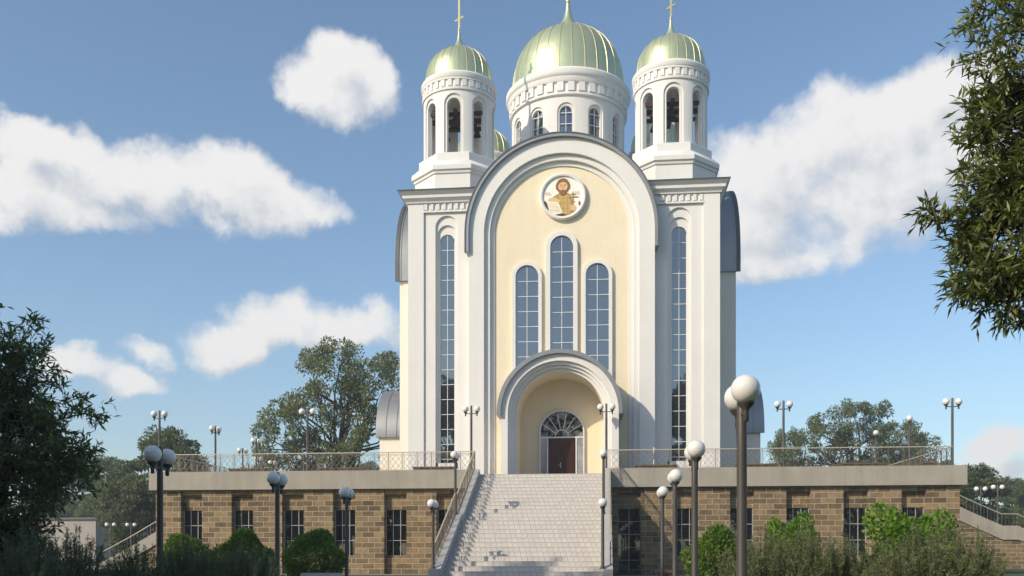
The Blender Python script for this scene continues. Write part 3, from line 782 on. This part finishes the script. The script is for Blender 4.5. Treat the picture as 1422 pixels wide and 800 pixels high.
for s, x in ((-1, STL-.38), (1, STR+.38)):
    side = 'on the open parapet above the barred windows' if s < 0 else 'on the parapet beside the tall glazed door'
    ym = PY-m13; zb0 = .34
    railing('stair_railing', 'upper flight lattice railing '+side, (x, PY), (x, ym), FL+zb0, FL-13*RISE+zb0, 1.25, -.02)
    yl0 = PY-m13-LAND; yl1 = YB+.35
    railing('stair_railing', 'lower flight lattice railing '+side, (x, yl0), (x, yl1), FL-13*RISE+zb0, FL-13*RISE+zb0-(yl0-yl1)*RISE/TREAD, 1.25, -.02)

# ------------------------------------------------------------------ twin globe lamps
GR = .225
def make_lamp(H):                            # H: height of the globe centres above the base
    r = thing('street_lamp', None, None)
    b = MB(); b.lathe([(.11, 0), (.11, .12), (.085, .2), (.08, H-1.0), (.075, H+.2), (.06, H+.235)], 16); b.build('pole', 'lamp_iron', r, 40)
    a = MB(); a.bar((-.44, 0, H-.33), (.44, 0, H-.33), .055); a.build('arm', 'lamp_iron', r)
    b = MB(); b.lathe([(.17, 0), (.17, .025), (.12, .05)], 16); b.build('base_plate', 'lamp_iron', r)
    for s in (-1, 1):
        c = MB(); c.lathe([(.035, H-.50), (.05, H-.48), (.05, H-.36), (.06, H-.3), (.115, H-.25), (.135, H-.205), (.125, H-.19)], 16, s*.4, 0)
        cp = c.build('holder', 'lamp_iron', r, 40)
        g = MB(); g.sphere((s*.4, 0, H), GR, 32, 20); gl = g.build('globe', 'opal_glass', r, 80)
    return r
protos = {}
def lamp(x, y, z, H, rz, label):
    if H not in protos: protos[H] = o = make_lamp(H)
    else: o = copy_tree(protos[H])
    o.location = (x, y, z); o.rotation_euler = (0, 0, rz); tag(o, label, 'street lamp', 'twin globe street lamps'); return o
HY = R(90); LH = 4.1; lx, rx = -8.35, 5.4
lamp(rx-.16, 14.9, 0, LH, HY, 'largest twin globe lamp, its thick pole crossing the church flank and olive shrubs')
lamp(rx-.08, 23.3, 0, LH, HY, 'sunlit twin globe lamp second behind the largest one, before the barred window')
lamp(rx+.05, 31.4, 0, LH, HY, 'sunlit twin globe lamp with its globes against the concrete coping edge')
lamp(rx+.15, 39.6, 0, LH, HY, 'sunlit twin globe lamp standing in the brown planter near the glazed door')
lamp(lx-.2, 23.1, 0, LH, HY, 'bluish shaded twin globe lamp in front of the podium corner above dark shrubs')
lamp(lx+.1, 31.0, 0, LH, HY, 'bluish shaded twin globe lamp between two round boxwoods')
lamp(lx+.35, 38.8, 0, LH, HY, 'bluish shaded twin globe lamp just beside the third round boxwood')
zl = stair_z(PY-m13-.3)+.34
lamp(STL-.42, YB-.02, RISE+.42, 3.35, HY, 'twin globe lamp on the low parapet end nearest the shaded lamps')
lamp(STL-.42, PY-m13-LAND/2, zl, 3.55, HY, 'twin globe lamp at the stair landing on the parapet above the barred windows')
lamp(STR-.01, YB-.02, RISE+.42, 3.35, HY, 'twin globe lamp on the low parapet end beside the glazed door')
lamp(STR+.03, PY-m13-LAND/2, zl, 3.55, HY, 'twin globe lamp at the stair landing on the parapet in line with the portico edge')
ff = ['twin globe lamp on the terrace corner above the far grey building', 'twin globe lamp on the terrace in front of the big background tree', 'twin globe lamp at the stair head before the white portico leg and tall window',
      'twin globe lamp at the stair head in front of the portico arch edge', 'twin globe lamp on the terrace just outside the shadowed church flank', 'twin globe lamp on the terrace corner nearest the side stair, against open sky']
for px, lb in zip((221.5, 427, 654.5, 842, 1088, 1322.5), ff): lamp(at(px, 62.9), 62.9, FL, 4.6, 0, lb)
for (x, y, lb) in ((-28.0, 71.1, 'twin globe lamp second along the terrace end railing, above the barred window, against sky'), (-27.8, 79.3, 'twin globe lamp third along the terrace end railing, partly among low trees'), (-32.0, 86.6, 'small single looking globe lamp at the rear terrace before the low trees'),
                   (-33.4, 94.4, 'small twin globe lamp far back on the terrace, globes level with the railing top'), (-33.6, 99.0, 'smallest twin globe lamp on the rear terrace, globes below the railing top'),
                   (25.7, 70.9, 'twin globe lamp behind the terrace corner one, rising before the sparse trees'), (25.7, 79.3, 'twin globe lamp before the middle of the sparse tree crowns'), (30.5, 87.0, 'single looking globe lamp just above the railing, beside the sparse tree'),
                   (32.3, 95.3, 'small twin globe lamp seen through the sloping end railing'), (32.3, 99.2, 'smallest globe lamp seen low through the railing before a dark trunk')):
    lamp(x, y, FL, 4.6, R(60) if 'single' in lb else R(72), lb)
lamp(at(153.5, 100), 100, .0, 4.6, R(12), 'small twin globe lamp before the grey building, standing at the foot of the side stair')
lamp(at(182, 101), 101, .0, 4.6, R(12), 'small twin globe lamp before the grey building, nearer the stone podium')
lamp(at(1362, 93), 93, 3.3, 4.3, 0, 'twin globe lamp on the side stair, nearer the stone podium')
lamp(at(1385.5, 92), 92, 3.4, 4.3, 0, 'twin globe lamp on the side stair, farther from the stone podium')
tl = thing('utility_pole', 'thin pale pole with a short crossarm standing among the far trees', 'pole', (at(147, 150), 150, 0))
b = MB(); b.tube((0, 0, 0), (0, 0, 15.2), .2, .14); b.build('pole', 'grey_stone', tl); b = MB(); b.box(-.9, .9, -.12, .12, 14.7, 15.0); b.build('crossarm', 'grey_stone', tl)

# ------------------------------------------------------------------ planters on the terrace and in the forecourt
def planter(px0, px1, Y, z, h, label, m_='planter_brick'):
    x0, x1 = at(px0, Y), at(px1, Y); w = x1-x0
    t = thing('planter', label, 'planter', ((x0+x1)/2, Y, z), 0, 'low brick planters')
    b = MB(); b.box(-w/2+.06, w/2-.06, 0, 1.2, 0, h-.1); b.build('brick_body', m_, t)
    c = MB(); c.box(-w/2, w/2, -.06, .2, h-.1, h); c.box(-w/2, w/2, 1.0, 1.26, h-.1, h); c.box(-w/2, -w/2+.25, .2, 1.0, h-.1, h); c.box(w/2-.25, w/2, .2, 1.0, h-.1, h); c.build('rim', m_, t)
    s = MB(); s.box(-w/2+.2, w/2-.2, .15, 1.05, h-.14, h-.06); s.build('soil', 'bark', t)
PH = .78
for a_, b_, lb in ((247, 262, 'short low brick planter at the terrace corner under the corner lamp'), (317, 368, 'low brick planter behind the railing before the low trees'), (442, 498, 'low brick planter behind the railing before the big background tree'),
                   (573, 630, 'low brick planter under the tall window beside the stair railing'), (883, 941, 'low brick planter under the shadowed tall window'), (1023, 1083, 'low brick planter between church flank and the terrace lamp'),
                   (1167, 1228, 'low brick planter before the sparse tree trunks'), (1281, 1301, 'short low brick planter at the terrace corner beside the sloping railing')):
    planter(a_, b_, 64.4, FL, PH, lb)
planter(911, 938, 40.4, 0, .72, 'small brown planter on the ground at the foot of the sunlit lamp', 'planter_brick')
st = thing('stone_bench', 'grey stone bench end in front of the third round boxwood', 'bench', (at(447, 38.0), 38.0, 0))
b = MB(); b.frustum(-.85, .85, -.3, .3, .52, .66, 0, -.03); b.build('seat', 'grey_stone', st)
for s in (-.55, .55): b = MB(); b.frustum(s-.12, s+.12, -.24, .24, 0, .52, .03, 0); b.build('leg', 'grey_stone', st)

# ------------------------------------------------------------------ low building far behind
bl = thing('building', 'low flat roofed grey building with a pale sunlit end wall beyond the road', 'building', (at(133, 128), 128, 0))
b = MB(); b.box(-16, 0, 0, 40, 0, 6.2); b.build('wall', 'pale_render', bl)
b = MB(); b.box(-16.3, .3, -.3, 40.3, 6.2, 6.5); b.build('roof', 'dark_roof', bl)
b = MB()
for i in range(5): b.box(.0, .06, 4+i*7, 6.2+i*7, 2.2, 4.0)
b.build('window', 'dark_glass', bl)

# ------------------------------------------------------------------ foliage
def leaf_object(name, C, D, N, L, Wd, m_, parent=None, fold=.18):
    """C base points, D leaf directions, N leaf normals; one folded four-point leaf each"""
    n = len(C); D = D/np.linalg.norm(D, axis=1, keepdims=True)
    S = np.cross(D, N); S /= np.maximum(np.linalg.norm(S, axis=1, keepdims=True), 1e-6); U = np.cross(S, D)
    L = np.asarray(L).reshape(-1, 1)*np.ones((n, 1)); Wd = np.asarray(Wd).reshape(-1, 1)*np.ones((n, 1))
    v = np.empty((n, 4, 3)); v[:, 0] = C; v[:, 1] = C+D*L*.45+S*Wd*.5+U*Wd*fold; v[:, 2] = C+D*L; v[:, 3] = C+D*L*.45-S*Wd*.5+U*Wd*fold
    me = bpy.data.meshes.new(name); me.vertices.add(n*4); me.vertices.foreach_set('co', v.reshape(-1).astype(np.float32))
    me.loops.add(n*4); me.loops.foreach_set('vertex_index', np.arange(n*4, dtype=np.int32))
    me.polygons.add(n); me.polygons.foreach_set('loop_start', np.arange(0, n*4, 4, dtype=np.int32)); me.polygons.foreach_set('loop_total', np.full(n, 4, dtype=np.int32))
    me.update(calc_edges=True); me.materials.append(MATS[m_])
    o = bpy.data.objects.new(name, me); COL.objects.link(o)
    if parent is not None: o.parent = parent
    return o
def unit(rg, n):
    v = rg.normal(size=(n, 3)); return v/np.linalg.norm(v, axis=1, keepdims=True)
def clumps_in(rg, ells, spacing=None):
    out_ = []
    for (c, r, n) in ells:
        d = unit(rg, n); rad = rg.uniform(.35, 1.0, (n, 1))**.6
        out_.append(np.array(c)+d*rad*np.array(r))
    return np.concatenate(out_)
def crown_leaves(rg, cl, cr, per, flat=.7):
    n = len(cl); rr = rg.uniform(.65, 1.25, n)*cr
    C, D = [], []
    for c, r in zip(cl, rr):
        d = unit(rg, per); k = rg.uniform(.15, 1, (per, 1))**.5
        C.append(c+d*k*r*np.array([1, 1, flat])); D.append(d+rg.normal(size=(per, 3))*.6+np.array([0, 0, -.15]))
    C = np.concatenate(C); D = np.concatenate(D)
    N = unit(rg, len(C))*.8+np.array([0, 0, 1.0]); return C, D, N
def limbs(rg, base, top, r0, cl, every, trunk_pts=4, bend=.6, rl=.3, near=False):
    b = MB(); base, top = Vector(base), Vector(top); P = [base]; 
    for i in range(1, trunk_pts+1):
        P.append(base.lerp(top, i/trunk_pts)+Vector(rg.normal(size=3)*bend*.25*(i < trunk_pts)))
    b.pathtube(P, [r0*(1-.6*i/trunk_pts) for i in range(len(P))], 9)
    for c in cl[::every]:
        c = Vector(c); j = int(rg.integers(1, len(P))); s = P[j]
        if near:
            s = P[0]
            for p_ in P:
                if p_.z < c.z+.2: s = p_
        elif c.z < s.z-1 and j > 1: s = P[j-1]
        mid = s.lerp(c, .5)+Vector(rg.normal(size=3)*bend)+Vector((0, 0, .12*(c-s).length)); r1 = r0*rl*rg.uniform(.6, 1.2)
        q1 = s.lerp(mid, .5)+Vector(rg.normal(size=3)*bend*.3); q2 = mid.lerp(c, .5)+Vector(rg.normal(size=3)*bend*.3)
        b.pathtube([s, q1, mid, q2, c], [r1, r1*.8, r1*.6, r1*.4, r1*.15], 6)
    return b
def make_tree(seed, ells, cr, per, L, Wd, lm, h0, htop, r0, every=3, bark='bark', flat=.7, bend=.8, lean=(0, 0)):
    rg = np.random.default_rng(seed); t = thing('tree', None, None)
    cl = clumps_in(rg, ells); C, D, N = crown_leaves(rg, cl, cr, per, flat)
    leaf_object('crown', C, D, N, rg.uniform(.7, 1.3, len(C))*L, rg.uniform(.7, 1.3, len(C))*Wd, lm, t)
    limbs(rg, (0, 0, -.1), (lean[0], lean[1], htop), r0, cl, every, bend=bend).build('trunk', bark, t, 60)
    return t
def put(t, x, y, z, s, rz, label, sz=None):
    t.location = (x, y, z); t.scale = (s, s, s if sz is None else sz); t.rotation_euler = (0, 0, rz); tag(t, label, 'tree'); return t
# sparse spreading tree, 20 m, leaning limbs
EL_S = [((-4.5, 0, 12), (3.4, 3.6, 3.6), 30), ((0, 1, 16.5), (4.0, 4, 3.2), 36), ((5, -.5, 14.5), (3.6, 3.6, 3.2), 32), ((-6.5, 1, 8), (2.4, 2.6, 2.4), 16), ((6.8, 0, 10), (2.2, 2.4, 2.6), 14), ((1.5, -2, 11), (3.2, 2.8, 2.6), 18), ((-2, 2, 8.0), (3, 3, 1.5), 10)]
sparse = make_tree(11, EL_S, .95, 150, .34, .16, 'leaf_far', 0, 13, .48, 2, 'dark_bark', .75, 1.0, (1.2, 0))
put(sparse, at(461, 112), 112, 0, 1.27, 0, 'big sparse grey green tree with dark crooked limbs beside the church wall', 1.46)
EL_D = [((0, 0, 9.5), (4.8, 4.8, 5.2), 70), ((-3.5, .5, 6.5), (3.0, 3, 3.4), 30), ((3.6, -.5, 7), (2.9, 3, 3.6), 30), ((.8, 0, 13), (2.8, 2.8, 2.4), 24), ((0, 0, 4), (3.5, 3.5, 2.2), 24)]
dense = make_tree(12, EL_D, 1.05, 220, .36, .19, 'leaf_far_dark', 0, 9, .4, 5)
put(dense, at(226, 112), 112, 0, 1.14, .4, 'dense dark tree rising behind the podium corner lamp')
dense_l = copy_tree(dense)
for ch in dense_l.children:
    if ch.name.startswith('crown'): ch.data = ch.data.copy(); ch.data.materials[0] = MATS['leaf_far_light']
put(dense_l, at(150, 175), 175, 0, 1.35, 2.0, 'pale yellow green tree farthest behind the utility pole')
def more(src, *a, **k): return put(copy_tree(src), *a, **k)
more(dense, at(172, 112), 112, 0, .72, 2.2, 'lower dark tree in front of the grey building roof', .80)
more(dense, at(268, 118), 118, 0, .88, 4.0, 'dark tree behind the terrace planter and end railing')
more(dense, at(322, 130), 130, 0, .86, 1.2, 'low rounded tree behind the railing next to the big sparse tree')
more(dense, at(375, 125), 125, 0, .80, 5.2, 'low dark tree under the edge of the big sparse crown')
more(dense_l, at(505, 190), 190, 0, 1.35, .7, 'bright green far tree glimpsed beside the church porch wall')
more(dense_l, at(95, 190), 190, 0, 1.45, 3.3, 'pale green far tree peeping over the dark foreground tree')
more(sparse, at(1195, 152), 152, 0, 1.25, 2.7, 'sparse spreading tree with dark trunks behind the terrace lamps', 1.34)
more(sparse, at(1250, 158), 158, 0, 1.12, .9, 'sparse tree half hidden behind the single looking lamp', 1.22)
more(sparse, at(1092, 150), 150, 0, .64, 4.4, 'small sparse tree right behind the terrace lamp beside the church', 1.1)
more(dense, at(1305, 112), 112, 0, .78, .5, 'dark tree behind the terrace corner lamp', .80)
more(dense, at(1352, 118), 118, 0, .86, 3.9, 'dense dark tree behind the side stair lamps', .80)
more(dense_l, at(1408, 190), 190, 0, 1.05, 1.0, 'bright blurry green tree farthest behind the side stair')
more(dense_l, at(1450, 170), 170, 0, 1.0, 2.0, 'bright green tree at the frame edge behind the side stair')
# tall park trees behind the viewer (mirrored in the windows) and beside him (shading the forecourt)
for i, (x, y, s, rz, sz) in enumerate(((-24, -26, 1.5, .3, 2.1), (-13, -32, 1.35, 1.9, 2.2), (-3, -27, 1.3, 3.1, 1.9), (8, -33, 1.5, 4.4, 2.3), (17, -27, 1.35, 5.3, 2.05), (28, -30, 1.6, .9, 2.2), (-48, -28, 1.6, .9, 1.9), (-66, -26, 1.6, 2.9, 1.9), (-84, -28, 1.7, 3.9, 1.9), (-57, -36, 1.6, 1.9, 1.8), (-75, -34, 1.6, 4.9, 1.8), (44, -26, 1.6, .2, 1.9), (60, -28, 1.6, 2.2, 1.9))):
    more(dense, x, y, 0, s, rz, 'tall park tree behind the viewer, mirrored in the church windows', sz)['group'] = 'tall park trees mirrored in the windows'
for i, (u, v, s, sz) in enumerate(((-21.5, -13, 1.15, 1.2), (-27, -15, 1.15, 1.9), (-32, -13, 1.0, 1.9), (-36, -3, .5, 1.5))):
    x = math.cos(SUN_AZ)*u+math.sin(SUN_AZ)*v; y_ = -math.sin(SUN_AZ)*u+math.cos(SUN_AZ)*v
    more(dense, x, y_, 0, s, i*1.3, 'tall park tree outside the frame shading the forecourt', sz)['group'] = 'tall park trees shading the forecourt'

# foreground trees with drawn-out twigs
def twig_crown(rg, cl, ntw, nlf, tl_, L, Wd, out_from, droop=.25, spread=.9):
    C, D, N, tw = [], [], [], []
    for c in cl:
        o = c-out_from; o = o/max(1e-6, np.linalg.norm(o))
        for k in range(ntw):
            d = o*.7+unit(rg, 1)[0]*.9; d[2] += .15; d /= np.linalg.norm(d); ln = tl_*rg.uniform(.5, 1.2)
            s = c+rg.normal(size=3)*tl_*.3; f = np.linspace(.12, 1, nlf)[:, None]
            pts = s+d*ln*f+np.array([0, 0, -1])*droop*ln*f*f
            C.append(pts); dd = d*.7+rg.normal(size=(nlf, 3))*spread+np.array([0, 0, -droop]); D.append(dd)
            N.append(unit(rg, nlf)*.8+np.array([0, 0, .9])); tw.append((s, s+d*ln*.5-np.array([0, 0, droop*ln*.25]), s+d*ln-np.array([0, 0, droop*ln])))
    return np.concatenate(C), np.concatenate(D), np.concatenate(N), tw
def near_tree(seed, label, loc, ells, ntw, nlf, tl_, L, Wd, lm, trunk, r0, extra, bark):
    rg = np.random.default_rng(seed); t = thing('tree', label, 'tree', loc)
    cl = clumps_in(rg, ells)
    if len(extra): cl = np.concatenate([cl, np.array(extra, float)])
    ctr = np.array([0, 0, cl[:, 2].mean()-.5])
    C, D, N, tw = twig_crown(rg, cl, ntw, nlf, tl_, L, Wd, ctr)
    n = len(C); leaf_object('crown', C, D, N, rg.uniform(.6, 1.25, n)*L, rg.uniform(.7, 1.2, n)*Wd, lm, t, .25)
    b = limbs(rg, (0, 0, -.1), (0, 0, trunk), r0, cl, 2, trunk_pts=9, bend=.2, rl=.2, near=True)
    for (p, q, r_) in tw[::2]: b.pathtube([p, q, r_], [.008, .006, .003], 4)
    b.build('trunk', bark, t, 60); return t
Y1 = 19.0; X1 = at(8, Y1); S1 = Y1*1.06/FPX
w2 = lambda px, py: (at(px, Y1)-X1, 0, hz(py, at(px, Y1), Y1))
def e2(px, py, rx_, rz_, n, dy=0): c = w2(px, py); return ((c[0], dy, c[2]), (rx_*S1, rx_*S1*.9, rz_*S1), n)
near_tree(21, 'dark shaded broadleaf tree filling the frame edge beside the shrubs', (X1, Y1, 0),
          [e2(0, 520, 62, 80, 60), e2(12, 620, 82, 66, 66), e2(8, 695, 72, 60, 56), e2(-15, 760, 50, 50, 30), e2(72, 645, 42, 42, 24), e2(20, 745, 36, 40, 14), e2(-60, 620, 90, 130, 60)],
          7, 9, .42, .21, .058, 'leaf_dark', 4.2, .16,
          [w2(x, y) for x, y in ((90, 562), (105, 570), (118, 575), (128, 580), (60, 515), (52, 478), (45, 455), (112, 640), (115, 665), (75, 545))], 'dark_bark')
Y2 = 13.0; X2 = at(1560, Y2); S2 = Y2*.96/FPX
w3 = lambda px, py, dy=0: (at(px, Y2)-X2, dy, hz(py, at(px, Y2), Y2))
def e3(px, py, rx_, rz_, n): c = w3(px, py); return (c, (rx_*S2, rx_*S2, rz_*S2), n)
near_tree(22, 'sunlit olive leaved tree reaching into the sky from the frame edge', (X2, Y2, 0),
          [e3(1410, 205, 62, 105, 62), e3(1414, 335, 72, 80, 66), e3(1400, 95, 42, 60, 16), e3(1432, 405, 36, 45, 16), e3(1500, 200, 80, 180, 40), e3(1620, 260, 80, 140, 44), e3(1690, 180, 70, 110, 36), e3(1580, 60, 90, 80, 34), e3(1660, 380, 60, 60, 18), e3(1365, 385, 30, 30, 10), e3(1440, 20, 40, 40, 14)],
          7, 7, .24, .19, .043, 'leaf_olive', 7.5, .16,
          [w3(x, y) for x, y in ((1300, 292), (1318, 298), (1335, 304), (1290, 290), (1345, 200), (1352, 240), (1338, 345), (1345, 30), (1365, 20), (1375, 55), (1350, 150), (1352, 372), (1335, 390), (1395, 10), (1405, 430))], 'bark')
# clipped boxwoods and leafy bushes
def leafy(seed, name, r, h, n, L, Wd, lm, lump=.12):
    rg = np.random.default_rng(seed); t = thing(name, None, None)
    d = unit(rg, n); d[:, 2] = np.where(d[:, 2] < -.6, -d[:, 2], d[:, 2]); d /= np.linalg.norm(d, axis=1, keepdims=True)
    ph = rg.uniform(0, 6, 6)
    k = 1+lump*(np.sin(d[:, 0]*5+ph[0])+np.sin(d[:, 1]*6+ph[1])+np.sin(d[:, 2]*7+ph[2]))*.5
    rad = rg.uniform(.55, 1.03, n)**.45*k
    C = d*rad[:, None]*np.array([r, r, h*.56])+np.array([0, 0, h*.46]); C[:, 2] = np.maximum(C[:, 2], .06)
    D = d+rg.normal(size=(n, 3))*.6+np.array([0, 0, .2]); N = d*.8+unit(rg, n)*.8
    leaf_object('foliage', C, D, N, rg.uniform(.7, 1.3, n)*L, rg.uniform(.7, 1.3, n)*Wd, lm, t)
    b = MB()
    for i in range(6):
        a = i*PI/3; b.pathtube([(0.05*math.cos(a), .05*math.sin(a), 0), (r*.25*math.cos(a), r*.25*math.sin(a), h*.35), (r*.55*math.cos(a), r*.55*math.sin(a), h*.7)], [.04, .03, .012], 6)
    b.build('stem', 'bark', t); return t
box = leafy(31, 'shrub', 1.2, 2.25, 8000, .15, .09, 'leaf_box', .2)
def putb(t, px, Y, s, rz, label, cat='shrub', grp=None): t.location = (at(px, Y), Y, 0); t.scale = (s, s, s); t.rotation_euler = (0, 0, rz); tag(t, label, cat, grp); return t
B = 'round clipped boxwoods'
putb(box, 256, 42, .95, 0, 'round boxwood nearest the podium corner, behind the feathery shrubs', grp=B)
putb(copy_tree(box), 338, 40, 1.02, 2, 'round boxwood under the second barred window, behind feathery shrubs', grp=B)
putb(copy_tree(box), 438, 39.2, 1.0, 4, 'fully seen round boxwood behind the stone bench', grp=B)
putb(copy_tree(box), 1000, 38.5, 1.04, 1, 'round leafy boxwood beside the largest lamp pole', grp=B)
lime = leafy(32, 'shrub', 1.25, 2.6, 5200, .15, .12, 'leaf_lime', .5)
putb(lime, 1265, 30, 1.0, 0, 'bright lime green maple bush before the last podium window'); lime.scale = (1.0, 1.0, .92)
l2 = putb(copy_tree(lime), 1102, 34, .85, 2.4, 'bright lime green bush peeping over the olive shrubs under a barred window'); l2.scale = (.66, .66, .88)
# feathery shrubs: fans of upright needled stems
def feathery(seed, h, r, ns, nn, lm):
    rg = np.random.default_rng(seed); t = thing('shrub', None, None); C, D, N = [], [], []; b = MB()
    for i in range(ns):
        a = rg.uniform(0, 2*PI); q = rg.uniform(0, 1)**.6; hh = h*rg.uniform(.72, 1.12)*(1-.30*q*q)
        p0 = np.array([math.cos(a)*r*.3*q, math.sin(a)*r*.3*q, 0]); p2 = np.array([math.cos(a)*r*q, math.sin(a)*r*q, hh]); p1 = (p0+p2)/2+np.array([math.cos(a), math.sin(a), .3])*.08
        if i % 2 == 0: b.pathtube([p0, p1, p2], [.012, .009, .003], 4)
        f = rg.uniform(.18, 1.0, (nn, 1)); pt = (1-f)**2*p0+2*f*(1-f)*p1+f*f*p2
        d = unit(rg, nn)*.75+np.array([0, 0, .75])+np.array([math.cos(a), math.sin(a), 0])*.2
        ln = rg.uniform(.0, .10, (nn, 1)); off = unit(rg, nn)*ln*(1.1-f)*1.2
        C.append(pt+off); D.append(d); N.append(unit(rg, nn))
    C = np.concatenate(C); n = len(C)
    leaf_object('foliage', C, np.concatenate(D), np.concatenate(N), rg.uniform(.05, .11, n), rg.uniform(.010, .018, n), lm, t, .1)
    b.build('stem', 'bark', t); return t
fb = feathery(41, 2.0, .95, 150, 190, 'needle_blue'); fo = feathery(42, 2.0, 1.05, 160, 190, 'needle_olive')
F1 = 'dark feathery shrubs'; F2 = 'olive feathery shrubs'
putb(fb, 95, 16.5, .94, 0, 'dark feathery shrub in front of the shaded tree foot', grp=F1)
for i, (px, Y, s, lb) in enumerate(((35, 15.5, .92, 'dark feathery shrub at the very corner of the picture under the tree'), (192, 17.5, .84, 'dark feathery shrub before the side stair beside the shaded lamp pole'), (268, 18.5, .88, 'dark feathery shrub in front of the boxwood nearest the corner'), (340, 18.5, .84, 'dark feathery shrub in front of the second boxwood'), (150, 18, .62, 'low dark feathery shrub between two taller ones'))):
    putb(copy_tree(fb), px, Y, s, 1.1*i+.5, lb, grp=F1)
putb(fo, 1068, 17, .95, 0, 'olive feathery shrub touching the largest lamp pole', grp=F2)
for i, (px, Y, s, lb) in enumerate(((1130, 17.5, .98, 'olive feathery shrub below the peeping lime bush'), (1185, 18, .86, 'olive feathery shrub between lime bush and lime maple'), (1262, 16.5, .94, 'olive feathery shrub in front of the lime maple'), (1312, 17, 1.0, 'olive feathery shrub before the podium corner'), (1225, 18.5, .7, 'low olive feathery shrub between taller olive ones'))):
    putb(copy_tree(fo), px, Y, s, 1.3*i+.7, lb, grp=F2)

# ------------------------------------------------------------------ air
def haze_fn(q):
    q.n.remove(q.b); v = q.node('ShaderNodeVolumePrincipled'); v.inputs['Color'].default_value = (.86, .92, 1, 1); v.inputs['Density'].default_value = HAZE
    v.inputs['Anisotropy'].default_value = .2; q.l.new(v.outputs[0], q.o.inputs['Volume'])
HAZE = .0007
mat('haze', haze_fn)
hb = MB().box(-425, 425, -155, 425, -1, 62).build('haze', 'haze'); tag(hb, kind='stuff')
